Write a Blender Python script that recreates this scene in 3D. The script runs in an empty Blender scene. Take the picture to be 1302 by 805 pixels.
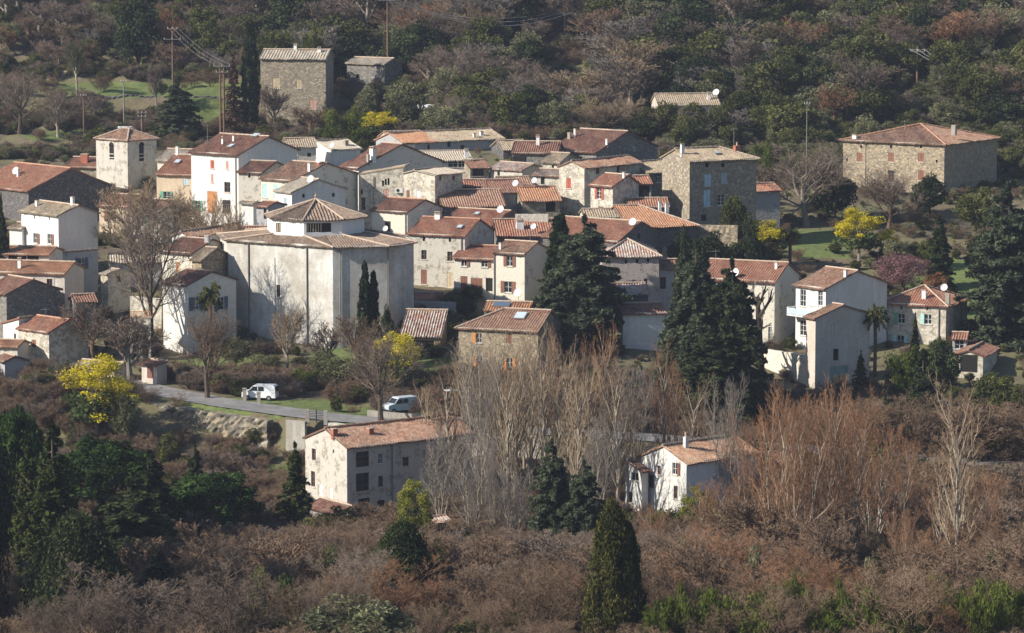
import bpy, math, random
import numpy as np
from mathutils import Vector, Matrix

# ---------------------------------------------------------------- camera, world, sun, exposure
scene = bpy.context.scene
COL = scene.collection
F, PITCH = 4500.0, math.radians(7)
CP, SP = math.cos(PITCH), math.sin(PITCH)
R = math.radians
cd = bpy.data.cameras.new("camera"); cam = bpy.data.objects.new("camera", cd); COL.objects.link(cam)
cd.sensor_width = 36; cd.sensor_fit = 'HORIZONTAL'; cd.lens = 36 * F / 1302
cd.clip_start = 1; cd.clip_end = 6000
cam.location = (0, 0, 0); cam.rotation_euler = (R(83), 0, 0)
scene.camera = cam
SUN_EL, SUN_AZ = R(32), R(69)          # azimuth measured left of the direction back to the camera
TOSUN = Vector((-math.sin(SUN_AZ) * math.cos(SUN_EL), -math.cos(SUN_AZ) * math.cos(SUN_EL), math.sin(SUN_EL)))
w = bpy.data.worlds.new("World"); scene.world = w; w.use_nodes = True
nt = w.node_tree; bg = nt.nodes['Background']
sky = nt.nodes.new('ShaderNodeTexSky'); sky.sky_type = 'NISHITA'; sky.sun_disc = False; sky.ozone_density = 2.5; sky.dust_density = .8
sky.sun_elevation = SUN_EL; sky.sun_rotation = math.atan2(TOSUN.x, TOSUN.y)
nt.links.new(sky.outputs[0], bg.inputs[0]); bg.inputs[1].default_value = 0.088
sd = bpy.data.lights.new("sun", 'SUN'); sun = bpy.data.objects.new("sun", sd); COL.objects.link(sun)
sd.energy = 5.0; sd.angle = R(0.5); sd.color = (1.0, 0.93, 0.82)
sun.rotation_euler = TOSUN.to_track_quat('Z', 'Y').to_euler(); sun.location = (-60, 380, 60)
scene.view_settings.view_transform = 'Standard'; scene.view_settings.look = 'None'
scene.view_settings.exposure = 0.62; scene.view_settings.gamma = 1.0; scene.view_settings.use_curve_mapping = False
scene.render.engine = 'CYCLES'
cy = scene.cycles
cy.max_bounces = 4; cy.diffuse_bounces = 2; cy.glossy_bounces = 1; cy.transmission_bounces = 2; cy.transparent_max_bounces = 4
cy.caustics_reflective = False; cy.caustics_refractive = False

def P(u, v, Y):
    """point of the world at distance Y seen at photo pixel (u, v)"""
    dx = (u - 651) / F; dy = -(v - 402.5) / F
    d = Vector((dx, CP + dy * SP, -SP + dy * CP))
    return d * (Y / d.y)
def ray(u, v):
    dx = (u - 651) / F; dy = -(v - 402.5) / F
    return Vector((dx, CP + dy * SP, -SP + dy * CP)).normalized()
def proj(x, y, z):
    D = y * CP - z * SP; up = y * SP + z * CP
    return 651 + F * x / D, 402.5 - F * up / D
def zv(v, Y): return P(651, v, Y).z

# ---------------------------------------------------------------- terrain function
def prof(pts):
    near = [(-3000, 30), (-300, 0), (-30, -1.9), (0, -2.5), (100, -27), (200, -52), (250, -60.5)]
    pts = [(Y, zv(v, Y)) for Y, v in pts]
    zl = pts[-1][1]
    far = [(730, zl + 17), (800, zl + 30), (900, zl + 38), (1600, zl + 46), (3500, zl + 60)]
    a = near + pts + far
    return [p[0] for p in a], [p[1] for p in a]
PL = prof([(300, 830), (340, 740), (380, 655), (405, 603), (411, 578), (416, 547), (424, 508), (432, 497), (446, 460), (470, 400), (500, 320), (530, 270),
           (560, 215), (575, 200), (590, 176), (600, 168), (606, 152), (610, 124), (628, 106), (631, 92), (640, 82), (644, 60), (672, 0)])
PC = prof([(300, 830), (340, 740), (375, 668), (400, 612), (409, 580), (414, 545), (420, 520), (436, 492), (450, 442), (475, 375), (505, 290), (540, 230),
           (560, 200), (575, 185), (600, 150), (672, 0)])
PR = prof([(300, 830), (340, 750), (380, 685), (410, 603), (430, 545), (445, 492), (460, 448), (485, 382), (505, 330), (520, 302), (530, 290),
           (545, 252), (560, 235), (600, 170), (672, 0)])
ROAD = [P(-60, 486, 452), P(60, 489, 446), P(140, 492, 438), P(205, 499, 429), (P(290, 511, 421)), P(400, 529, 414), P(520, 540, 410), P(660, 548, 408), P(800, 556, 406), P(1000, 575, 400), P(1200, 585, 394), P(1400, 590, 390)]
ROADXY = np.array([[p.x, p.y, p.z] for p in ROAD])
ROADXY[:, 2] = [-61.4, -61.5, -61.7, -62.0, -62.3, -62.7, -63.1, -63.5, -63.9, -64.3, -64.8, -65.2]
ROAD_W = 2.7
def smooth(a, b, x):
    t = np.clip((x - a) / (b - a), 0, 1); return t * t * (3 - 2 * t)
def road_dist(x, y):
    best = np.full(np.shape(x), 1e9); zz = np.zeros(np.shape(x)); side = np.zeros(np.shape(x))
    for i in range(len(ROADXY) - 1):
        a, b = ROADXY[i], ROADXY[i + 1]
        ab = b[:2] - a[:2]; L2 = ab @ ab
        t = np.clip(((x - a[0]) * ab[0] + (y - a[1]) * ab[1]) / L2, 0, 1)
        px, py = a[0] + t * ab[0], a[1] + t * ab[1]
        d = np.hypot(x - px, y - py); m = d < best
        best = np.where(m, d, best); zz = np.where(m, a[2] + t * (b[2] - a[2]), zz); side = np.where(m, np.sign(y - py), side)
    return best, zz, side
def T(x, y):
    x = np.asarray(x, float); y = np.asarray(y, float)
    l, c, r = np.interp(y, *PL), np.interp(y, *PC), np.interp(y, *PR)
    wl = 1 - smooth(-32, -8, x); wr = smooth(10, 38, x)
    z = l * wl + r * wr + c * (1 - wl) * (1 - wr)
    far = smooth(560, 600, y)
    z = z + (0.35 * np.sin(x * .31 + y * .13) * np.sin(y * .27 - x * .07) + .2 * np.sin(x * .9 + 1) * np.sin(y * .8)) * (0.5 + far)
    z = z + far * 3.5 * np.sin(x * .045 + 1.3) * smooth(615, 670, y) + np.where(y > 700, 5 * np.sin(x * .011), 0) * smooth(700, 900, y)
    z = z + smooth(150, 500, np.abs(x)) * 10 * smooth(100, 300, y)
    d, rz, side = road_dist(x, y)
    k = 1 - smooth(3.2, np.where(side > 0, 9.0, 4.8), d)
    return z * (1 - k) + rz * k
def Tz(x, y): return float(T(x, y))
def ground_at(u, v, Y0=250, Y1=900):
    """first point of the ground on the ray through pixel"""
    ys = np.arange(Y0, Y1, .5); d = ray(u, v)
    xs = d.x / d.y * ys; zs = d.z / d.y * ys
    hit = np.where(zs <= T(xs, ys))[0]
    y = ys[hit[0]] if len(hit) else Y1
    x = d.x / d.y * y
    return Vector((x, y, Tz(x, y)))

# ---------------------------------------------------------------- materials
def ramp(nt, fac, stops, interp='LINEAR'):
    n = nt.nodes.new('ShaderNodeValToRGB'); cr = n.color_ramp; cr.interpolation = interp
    while len(cr.elements) < len(stops): cr.elements.new(.5)
    for e, (p, c) in zip(cr.elements, stops): e.position = p; e.color = (*c, 1)
    nt.links.new(fac, n.inputs[0]); return n.outputs[0]
class NT:
    def __init__(s, name):
        s.m = bpy.data.materials.new(name); s.m.use_nodes = True; s.t = s.m.node_tree
        s.b = s.t.nodes['Principled BSDF']; s.b.inputs['Specular IOR Level'].default_value = .25
        s.out = s.t.nodes['Material Output']
    def n(s, typ, props=None, **ins):
        n = s.t.nodes.new('ShaderNode' + typ)
        for k, v in (props or {}).items(): setattr(n, k, v)
        for k, v in ins.items():
            k = k.replace('_', ' ')
            i = n.inputs[int(k)] if k.isdigit() else n.inputs[k]
            if isinstance(v, bpy.types.NodeSocket): s.t.links.new(v, i)
            else: i.default_value = v
        return n
    def math(s, op, a, b=0.0, c=0.0):
        n = s.t.nodes.new('ShaderNodeMath'); n.operation = op
        for k, v in enumerate((a, b, c)):
            if isinstance(v, bpy.types.NodeSocket): s.t.links.new(v, n.inputs[k])
            else: n.inputs[k].default_value = v
        return n.outputs[0]
    def mix(s, fac, a, b, mode='MIX'):
        n = s.t.nodes.new('ShaderNodeMix'); n.data_type = 'RGBA'; n.blend_type = mode
        for i, v in ((0, fac), (6, a), (7, b)):
            if isinstance(v, bpy.types.NodeSocket): s.t.links.new(v, n.inputs[i])
            else: n.inputs[i].default_value = (*v, 1) if isinstance(v, tuple) and len(v) == 3 else v
        return n.outputs[2]
    def obj(s): return s.n('TexCoord').outputs['Object']
    def noise(s, vec, scale, detail=4, rough=.6):
        return s.n('TexNoise', None, Vector=vec, Scale=scale, Detail=detail, Roughness=rough).outputs['Fac']
    def rnd(s): return s.n('ObjectInfo').outputs['Random']
    def color(s, c):
        if isinstance(c, tuple): s.b.inputs['Base Color'].default_value = (*c, 1)
        else: s.t.links.new(c, s.b.inputs['Base Color'])
    def bump(s, h, strength, dist=.05):
        n = s.n('Bump', None, Strength=strength, Distance=dist, Height=h)
        s.t.links.new(n.outputs[0], s.b.inputs['Normal'])
    def rough(s, r): s.b.inputs['Roughness'].default_value = r
M = {}
def shade(c, k): return tuple(min(1, x * k) for x in c)
def plain(name, c, rough=.7, var=.25, metal=0):
    if name in M: return M[name]
    m = NT(name); o = m.obj()
    f = m.noise(o, 1.7, 5)
    m.color(ramp(m.t, f, [(.3, shade(c, 1 - var)), (.7, shade(c, 1 + var * .5))]))
    m.rough(rough); m.b.inputs['Metallic'].default_value = metal
    M[name] = m.m; return m.m
def stone(name, c, dark=.5, plaster=None, scale=2.6, amount=.0):
    m = NT(name); o = m.obj()
    d = m.n('VectorMath', {'operation': 'MULTIPLY'}); m.t.links.new(o, d.inputs[0]); d.inputs[1].default_value = (1, 1, 1.5)
    v = m.n('TexVoronoi', None, Vector=d.outputs[0], Scale=scale, Randomness=1.0)
    e = m.n('TexVoronoi', {'feature': 'DISTANCE_TO_EDGE'}, Vector=d.outputs[0], Scale=scale, Randomness=1.0)
    sep = m.n('SeparateColor', None, Color=v.outputs['Color'])
    c0 = ramp(m.t, sep.outputs[0], [(0, shade(c, dark)), (.35, shade(c, .85)), (.7, (c[0] * 1.15, c[1] * 1.02, c[2] * .86)), (1, shade(c, 1.5))])
    edge = ramp(m.t, e.outputs['Distance'], [(.02, (0, 0, 0)), (.1, (1, 1, 1))])
    col = m.mix(edge, shade(c, .62), c0)
    big = m.noise(o, .35, 5, .65)
    col = m.mix(ramp(m.t, big, [(.35, (0, 0, 0)), (.65, (1, 1, 1))]), m.mix(.35, col, shade(c, .8)), col)
    if plaster:
        pf = ramp(m.t, m.noise(o, .8, 6, .7), [(.5 - amount - .04, (1, 1, 1)), (.5 - amount + .04, (0, 0, 0))])
        col = m.mix(pf, col, plaster)
    m.color(col); m.rough(.9); m.bump(e.outputs['Distance'], .6, .08)
    M[name] = m.m
def plaster(name, c, stain=.3, warm=.0, streak=.35):
    m = NT(name); o = m.obj()
    d = m.n('VectorMath', {'operation': 'MULTIPLY'}); m.t.links.new(o, d.inputs[0]); d.inputs[1].default_value = (1.6, 1.6, .16)
    s = ramp(m.t, m.noise(d.outputs[0], 1.0, 6, .7), [(.4, shade(c, 1 - streak)), (.62, c)])
    b = m.noise(o, .28, 7, .72)
    col = m.mix(ramp(m.t, b, [(.38, (0, 0, 0)), (.62, (1, 1, 1))]), (c[0] * (1 - stain), c[1] * (1 - stain * 1.1), c[2] * (1 - stain * 1.2)), s)
    fine = ramp(m.t, m.noise(o, 3.5, 6, .75), [(.35, (.82, .81, .79)), (.6, (1, 1, 1))])
    m.color(m.mix(1.0, col, fine, 'MULTIPLY')); m.rough(.92); m.bump(m.noise(o, 6, 4), .25, .03)
    M[name] = m.m
def tiles(name, cols, lichen=(.42, .38, .3), lam=.4, dark=.55):
    m = NT(name)
    uv = m.n('UVMap').outputs[0]
    sp = m.n('SeparateXYZ', None, Vector=uv)
    fx = m.math('FLOOR', m.math('DIVIDE', sp.outputs[0], .35)); fy = m.math('FLOOR', m.math('DIVIDE', sp.outputs[1], .42))
    cv = m.n('CombineXYZ', None, X=fx, Y=fy, Z=m.rnd())
    wn = m.n('TexWhiteNoise', {'noise_dimensions': '3D'}, Vector=cv.outputs[0]).outputs['Value']
    n = len(cols)
    c = ramp(m.t, wn, [(i / (n - 1), x) for i, x in enumerate(cols)])
    o = m.obj()
    big = m.noise(o, .55, 6, .7)
    c = m.mix(ramp(m.t, big, [(.5 - .12, (lam, lam, lam)), (.5 + .14, (0, 0, 0))]), c, lichen)
    c = m.mix(ramp(m.t, m.noise(o, 2.6, 5, .8), [(.36, (1 - dark,) * 3), (.55, (1, 1, 1))]), (0, 0, 0), c)
    # joint line at each tile course
    fr = m.math('FRACT', m.math('DIVIDE', sp.outputs[1], .42))
    c = m.mix(ramp(m.t, fr, [(.0, (.35,) * 3), (.14, (0,) * 3)]), c, shade(cols[0], .35))
    m.color(c); m.rough(.85); m.b.inputs['Specular IOR Level'].default_value = .15
    M[name] = m.m
stone('stone_tan', (.31, .27, .21)); stone('stone_grey', (.21, .20, .185), .45)
stone('stone_warm', (.33, .28, .205), .4); stone('stone_pale', (.38, .355, .30), .55, (.47, .44, .385), 2.6, -.05)
stone('stone_cream', (.43, .40, .335), .6, (.54, .50, .42), 2.4, .02)
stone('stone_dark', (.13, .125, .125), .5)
stone('rock', (.25, .225, .175), .35, None, .9)
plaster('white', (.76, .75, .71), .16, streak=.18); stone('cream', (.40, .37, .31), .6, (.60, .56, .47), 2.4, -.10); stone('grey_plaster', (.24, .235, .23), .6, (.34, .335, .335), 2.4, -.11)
plaster('church', (.70, .69, .645), .42, streak=.24); plaster('church_white', (.82, .81, .78), .1, streak=.12)
stone('pink', (.25, .22, .19), .6, (.37, .32, .29), 2.4, -.08); plaster('buff', (.64, .57, .50), .25, streak=.15); plaster('concrete', (.48, .46, .41), .35, streak=.4)
plaster('peach', (.68, .55, .40), .2, streak=.2); plaster('mauve', (.40, .35, .34), .25)
tiles('tile_old', [(.20, .10, .07), (.31, .155, .105), (.38, .215, .15), (.23, .125, .09), (.44, .27, .19)], (.37, .28, .20), .5)
tiles('tile_red', [(.27, .105, .068), (.36, .155, .10), (.30, .125, .08), (.43, .22, .145)], (.34, .25, .18), .42, .45)
tiles('tile_orange', [(.38, .17, .095), (.45, .22, .125), (.33, .15, .085), (.50, .27, .16)], (.40, .29, .19), .35, .4)
tiles('tile_salmon', [(.42, .21, .13), (.50, .28, .18), (.36, .19, .12), (.46, .30, .20)], (.44, .34, .24), .5)
tiles('tile_tan', [(.32, .25, .17), (.40, .31, .21), (.28, .21, .15), (.47, .37, .26)], (.42, .36, .27), .5)
tiles('tile_dark', [(.17, .075, .055), (.25, .11, .08), (.20, .095, .07), (.31, .16, .115)], (.30, .21, .155), .45)
tiles('tile_pale', [(.40, .33, .25), (.48, .40, .31), (.35, .28, .21), (.52, .45, .36)], (.5, .46, .38), .5, .35)
tiles('tile_ruin', [(.42, .18, .11), (.35, .15, .10), (.55, .45, .38), (.3, .2, .15), (.6, .55, .5)], (.5, .46, .4), .6)
plain('mortar', (.44, .34, .26)); plain('mortar_red', (.42, .24, .16)); plain('glass_dark', (.025, .03, .035), .12, .3)
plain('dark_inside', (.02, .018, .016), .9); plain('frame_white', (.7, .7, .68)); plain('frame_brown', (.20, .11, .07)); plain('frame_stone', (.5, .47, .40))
plain('shutter_brown', (.22, .10, .07)); plain('shutter_red', (.38, .10, .06)); plain('shutter_orange', (.62, .25, .06)); plain('shutter_blue', (.42, .55, .64))
plain('shutter_turquoise', (.40, .66, .62)); plain('shutter_green', (.12, .36, .24)); plain('shutter_beige', (.50, .40, .27)); plain('shutter_pink', (.50, .30, .24))
plain('shutter_navy', (.08, .11, .17)); plain('shutter_grey', (.36, .42, .47)); plain('garage_green', (.30, .42, .37)); plain('brick', (.36, .13, .08)); plain('render_white', (.74, .73, .70))
plain('metal', (.45, .45, .45), .4, .2, .7); plain('dish', (.62, .62, .62), .5, .1); plain('pole_wood', (.17, .10, .07)); plain('pole_grey', (.22, .21, .2)); plain('wire', (.42, .39, .38)); plain('pipe', (.22, .21, .20)); plain('pipe_pale', (.5, .48, .45))
plain('black', (.02, .02, .02)); plain('tyre', (.02, .02, .02), .9); plain('van_white', (.78, .79, .80), .3, .04); plain('car_blue', (.5, .56, .62), .3, .05); plain('red_light', (.5, .03, .02), .3)
plain('yellow', (.75, .55, .05)); plain('tractor_red', (.4, .08, .05)); plain('cloth_white', (.8, .8, .82)); plain('wood', (.34, .24, .15)); plain('wood_orange', (.52, .24, .10)); plain('solar', (.10, .14, .20), .15, .1); plain('glass_sky', (.45, .52, .56), .15, .1)

# ---------------------------------------------------------------- mesh helpers
class MB:
    def __init__(s): s.v = []; s.f = []; s.uv = []
    def quad(s, *pts, uv=None):
        i = len(s.v); s.v += [tuple(p) for p in pts]; s.f.append(tuple(range(i, i + len(pts))))
        s.uv += list(uv) if uv else [(0, 0)] * len(pts)
    def box(s, x0, x1, y0, y1, z0, z1):
        s.obox(Vector((x0, y0, z0)), Vector((x1 - x0, 0, 0)), Vector((0, y1 - y0, 0)), Vector((0, 0, z1 - z0)))
    def obox(s, o, a, b, c):
        p = [o, o + a, o + a + b, o + b]; q = [x + c for x in p]
        s.quad(p[3], p[2], p[1], p[0]); s.quad(*q)
        for i in range(4): s.quad(p[i], p[(i + 1) % 4], q[(i + 1) % 4], q[i])
    def tube(s, pts, rad, n=6, cap=True):
        pts = [Vector(p) for p in pts]
        if not hasattr(rad, '__len__'): rad = [rad] * len(pts)
        base = len(s.v)
        for k, p in enumerate(pts):
            t = (pts[min(k + 1, len(pts) - 1)] - pts[max(k - 1, 0)]).normalized()
            a = t.cross(Vector((0, 0, 1)) if abs(t.z) < .9 else Vector((1, 0, 0))).normalized(); b = t.cross(a)
            for j in range(n):
                th = 2 * math.pi * j / n
                s.v.append(tuple(p + (a * math.cos(th) + b * math.sin(th)) * rad[k])); s.uv.append((0, 0))
        for k in range(len(pts) - 1):
            for j in range(n):
                s.f.append((base + k * n + j, base + k * n + (j + 1) % n, base + (k + 1) * n + (j + 1) % n, base + (k + 1) * n + j))
        if cap:
            s.f.append(tuple(base + j for j in range(n))[::-1]); s.f.append(tuple(base + (len(pts) - 1) * n + j for j in range(n)))
    def lathe(s, prof, c=(0, 0, 0), n=12):
        base = len(s.v)
        for r, z in prof:
            for j in range(n):
                th = 2 * math.pi * j / n
                s.v.append((c[0] + r * math.cos(th), c[1] + r * math.sin(th), c[2] + z)); s.uv.append((0, 0))
        for k in range(len(prof) - 1):
            for j in range(n):
                s.f.append((base + k * n + j, base + k * n + (j + 1) % n, base + (k + 1) * n + (j + 1) % n, base + (k + 1) * n + j))
    def build(s, name, mat, parent=None, smooth=False):
        me = bpy.data.meshes.new(name); me.from_pydata(s.v, [], s.f)
        if any(u != (0, 0) for u in s.uv):
            lay = me.uv_layers.new(name='UVMap')
            idx = np.empty(len(me.loops), dtype=np.int32); me.loops.foreach_get('vertex_index', idx)
            lay.data.foreach_set('uv', np.array(s.uv, dtype=np.float32)[idx].ravel())
        me.materials.append(M[mat] if isinstance(mat, str) else mat)
        if smooth: me.polygons.foreach_set('use_smooth', [True] * len(me.polygons))
        o = bpy.data.objects.new(name, me); COL.objects.link(o)
        if parent: o.parent = parent
        return o
def tag(o, label=None, cat=None, group=None, kind=None):
    if label: o['label'] = label
    if cat: o['category'] = cat
    if group: o['group'] = group
    if kind: o['kind'] = kind
    return o
def empty(name, loc, rz=0, label=None, cat=None, group=None):
    o = bpy.data.objects.new(name, None); COL.objects.link(o); o.location = loc; o.rotation_euler = (0, 0, rz); o.empty_display_size = .5
    return tag(o, label, cat, group)

def panel(mb, P0, P1, Q1, Q0, per=.35, amp=.055, thick=.14, rng=random.Random(3)):
    """roof slope of round tiles: eave P0-P1, top Q0-Q1 (any convex quad / triangle)"""
    S = (P1 - P0).length; sd = (P1 - P0) / S
    def loc(q):
        s_ = (q - P0).dot(sd); return s_, (q - P0 - sd * s_)
    s0, t0v = loc(Q0); s1, t1v = loc(Q1)
    td = (t0v if t0v.length > t1v.length else t1v); td = td.normalized()
    nn = sd.cross(td).normalized()
    if nn.z < 0: nn = -nn
    t0, t1 = t0v.dot(td), t1v.dot(td)
    def tmax(s_):
        t = 1e9
        if s0 > 1e-4: t = min(t, t0 * s_ / s0)
        if S - s1 > 1e-4: t = min(t, t1 * (S - s_) / (S - s1))
        if abs(s1 - s0) > 1e-4: t = min(t, t0 + (t1 - t0) * (s_ - s0) / (s1 - s0))
        return max(t, 0)
    xs = [min(S, k * per / 4) for k in range(int(S / (per / 4)) + 2)]
    ph = rng.random() * 6
    rows = 7; gap = {}
    prev = None
    for x in xs:
        tm = tmax(x); h = amp * math.cos(2 * math.pi * x / per)
        colm = []
        for r in range(rows + 1):
            t = tm * r / rows
            sag = .06 * math.sin(x * .8 + ph) * math.sin(t * .9 + ph) + .03 * math.sin(x * 2.1 + t * 1.7 + ph) - .09 * math.sin(math.pi * min(1, x / S)) * (t / max(tm, .1))
            if r == 0 and tm > .5: kk = int(x / per); gap.setdefault(kk, rng.uniform(-.07, .06)); t += gap[kk]
            colm.append((P0 + sd * x + td * t + nn * (h + sag), (x, t)))
        if prev:
            for r in range(rows):
                a, b, c, d = prev[r], colm[r], colm[r + 1], prev[r + 1]
                if tm > 0 or r == 0: mb.quad(a[0], b[0], c[0], d[0], uv=(a[1], b[1], c[1], d[1]))
            a, b = prev[0], colm[0]
            mb.quad(a[0] - nn * thick, b[0] - nn * thick, b[0], a[0], uv=((a[1][0], .01),) * 4)
        prev = colm
    off = nn * (-thick)
    mb.quad(Q0 + off, Q1 + off, P1 + off, P0 + off, uv=((0.1, .01),) * 4)
    for A, B in ((P0, Q0), (P1, Q1)):
        mb.quad(A + off, B + off, B + nn * amp * .6, A + nn * amp * .6, uv=((0.1, .01),) * 4)
    return (P0, sd, td, nn, S, s0, s1, max(t0, t1))
# ---------------------------------------------------------------- terrain, road
def axis(lo, hi, step, outer):
    a = list(np.arange(lo, hi + .01, step)); b = [o for o in outer if o < lo]; c = [o for o in outer if o > hi]
    return np.array(b + a + c)
XS = axis(-112, 112, 1.4, [-3000, -2000, -1200, -700, -450, -300, -220, -170, -140, -122, 122, 140, 170, 220, 300, 450, 700, 1200, 2000, 3000])
YS = axis(285, 700, 1.1, [-3000, -1500, -600, -300, -100, -30, 0, 30, 60, 100, 150, 200, 240, 265, 277, 710, 720, 735, 750, 775, 800, 850, 900, 1000, 1100, 1300, 1600, 2200, 3500])
GX, GY = np.meshgrid(XS, YS)
GZ = T(GX, GY)
nx, ny = len(XS), len(YS)
me = bpy.data.meshes.new('ground')
vv = np.stack([GX, GY, GZ], -1).reshape(-1, 3).astype(np.float32)
me.vertices.add(nx * ny); me.vertices.foreach_set('co', vv.ravel())
ii = (np.arange(ny - 1)[:, None] * nx + np.arange(nx - 1)[None, :]).ravel()
quads = np.stack([ii, ii + 1, ii + nx + 1, ii + nx], -1).astype(np.int32)
me.loops.add(quads.size); me.loops.foreach_set('vertex_index', quads.ravel())
me.polygons.add(len(quads)); me.polygons.foreach_set('loop_start', np.arange(0, quads.size, 4, dtype=np.int32)); me.polygons.foreach_set('loop_total', np.full(len(quads), 4, dtype=np.int32))
me.update(); me.validate()
me.polygons.foreach_set('use_smooth', np.ones(len(quads), dtype=bool))
# where grass is kept short (meadows, verges, gardens): u0, u1, v0, v1 regions of the terrain surface
GRASS = [(70, 345, 105, 124), (-50, 210, 79, 84), (30, 135, 166, 178), (225, 300, 120, 170), (215, 330, 506, 522),
         (330, 480, 517, 529), (1008, 1082, 292, 328), (1150, 1302, 330, 440), (225, 330, 455, 470), (400, 470, 440, 470), (520, 600, 455, 480), (1060, 1160, 725, 765), (430, 560, 525, 545), (330, 380, 590, 620), (230, 420, 508, 524)]
D = GY * CP - GZ * SP; UP = GY * SP + GZ * CP
GU = 651 + F * GX / np.maximum(D, 1); GV = 402.5 - F * UP / np.maximum(D, 1)
gm = np.zeros_like(GX)
for u0, u1, v0, v1 in GRASS:
    wob = 6 * np.sin(GX * .5) + 4 * np.sin(GX * 1.3 + GY)
    gm = np.maximum(gm, smooth(u0 - 12, u0 + 12, GU + wob) * (1 - smooth(u1 - 12, u1 + 12, GU + wob)) * smooth(v0 - 2, v0 + 2, GV + wob * .1) * (1 - smooth(v1 - 2, v1 + 2, GV + wob * .1)))
gm = np.where((GY > 280) & (GY < 720), gm, 0.0)
at = me.attributes.new('grass', 'FLOAT', 'POINT'); at.data.foreach_set('value', gm.ravel().astype(np.float32))
g = NT('ground_mat'); pos = g.n('NewGeometry').outputs['Position']
n1 = g.noise(pos, .12, 8, .65); n2 = g.noise(pos, .9, 6, .7); n3 = g.noise(pos, 5, 4, .7)
brown = ramp(g.t, n2, [(.3, (.075, .055, .035)), (.5, (.13, .10, .065)), (.7, (.20, .165, .11))])
dry = ramp(g.t, n3, [(.3, (.10, .095, .045)), (.7, (.19, .175, .09))])
base = g.mix(ramp(g.t, n1, [(.42, (0, 0, 0)), (.58, (1, 1, 1))]), brown, dry)
green = ramp(g.t, n2, [(.3, (.075, .105, .03)), (.5, (.12, .16, .045)), (.72, (.19, .22, .075))])
green = g.mix(ramp(g.t, n3, [(.35, (.4,) * 3), (.6, (0,) * 3)]), green, (.10, .09, .05))
gat = g.n('Attribute', {'attribute_name': 'grass'}).outputs['Fac']
k = g.math('SUBTRACT', g.math('ADD', gat, g.math('MULTIPLY', n2, 1.5)), .78)
g.color(g.mix(ramp(g.t, k, [(.3, (0, 0, 0)), (.55, (1, 1, 1))]), base, green)); g.rough(1); g.bump(n3, .6, .15)
me.materials.append(g.m)
ground = bpy.data.objects.new('ground', me); COL.objects.link(ground); tag(ground, kind='structure')

asph = NT('asphalt'); po = asph.n('NewGeometry').outputs['Position']
asph.color(asph.mix(ramp(asph.t, asph.noise(po, .6, 6, .7), [(.4, (0, 0, 0)), (.6, (1, 1, 1))]), (.17, .165, .16), (.25, .24, .23))); asph.rough(.9); M['asphalt'] = asph.m
def ribbon(pts, w0, w1, dz, mat, name, kind='structure', step=1.0):
    """strip along the road polyline, from offset w0 to w1 (left of travel is +)"""
    mb = MB(); P3 = []
    for i in range(len(pts) - 1):
        a, b = Vector(pts[i]), Vector(pts[i + 1]); n = max(1, int((b - a).length / step))
        P3 += [a.lerp(b, k / n) for k in range(n)]
    P3.append(Vector(pts[-1]))
    for _ in range(8): P3 = [P3[0]] + [(P3[i - 1] + P3[i] * 2 + P3[i + 1]) / 4 for i in range(1, len(P3) - 1)] + [P3[-1]]
    prev = None
    for i, p in enumerate(P3):
        t = (P3[min(i + 1, len(P3) - 1)] - P3[max(i - 1, 0)]); t.z = 0; t.normalize(); n = Vector((-t.y, t.x, 0))
        A, B = p + n * w0, p + n * w1; A.z = B.z = p.z + dz
        if prev: mb.quad(prev[0], A, B, prev[1])
        prev = (A, B)
    return tag(mb.build(name, mat), kind=kind), P3
_, RP = ribbon(ROADXY, -ROAD_W, ROAD_W, .10, 'asphalt', 'road')

# ---------------------------------------------------------------- house builder
HOUSES = {}
class Face:
    """a wall plane in house coordinates: origin o, along s, outward normal n"""
    def __init__(s, o, sd, S): s.o, s.s, s.S = o, sd, S; s.n = Vector((sd.y, -sd.x, 0))
    def p(s, a, z, n=0): return s.o + s.s * a + s.n * n + Vector((0, 0, z))
    def box(s, mb, a0, a1, z0, z1, n0, n1): mb.obox(s.p(a0, z0, n0), s.s * (a1 - a0), s.n * (n1 - n0), Vector((0, 0, z1 - z0)))
def wall_face(mb, f, z0, z1, holes, depth=.2):
    xs = sorted({0, f.S} | {h[0] for h in holes} | {h[1] for h in holes}); zs = sorted({z0, z1} | {h[2] for h in holes} | {h[3] for h in holes})
    for i in range(len(xs) - 1):
        for j in range(len(zs) - 1):
            cx, cz = (xs[i] + xs[i + 1]) / 2, (zs[j] + zs[j + 1]) / 2
            if any(h[0] < cx < h[1] and h[2] < cz < h[3] for h in holes): continue
            mb.quad(f.p(xs[i], zs[j]), f.p(xs[i + 1], zs[j]), f.p(xs[i + 1], zs[j + 1]), f.p(xs[i], zs[j + 1]))
    for a0, a1, b0, b1 in holes:
        for (p, q) in (((a0, b0), (a1, b0)), ((a1, b0), (a1, b1)), ((a1, b1), (a0, b1)), ((a0, b1), (a0, b0))):
            mb.quad(f.p(*p), f.p(*q), f.p(*q, -depth), f.p(*p, -depth))
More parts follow.
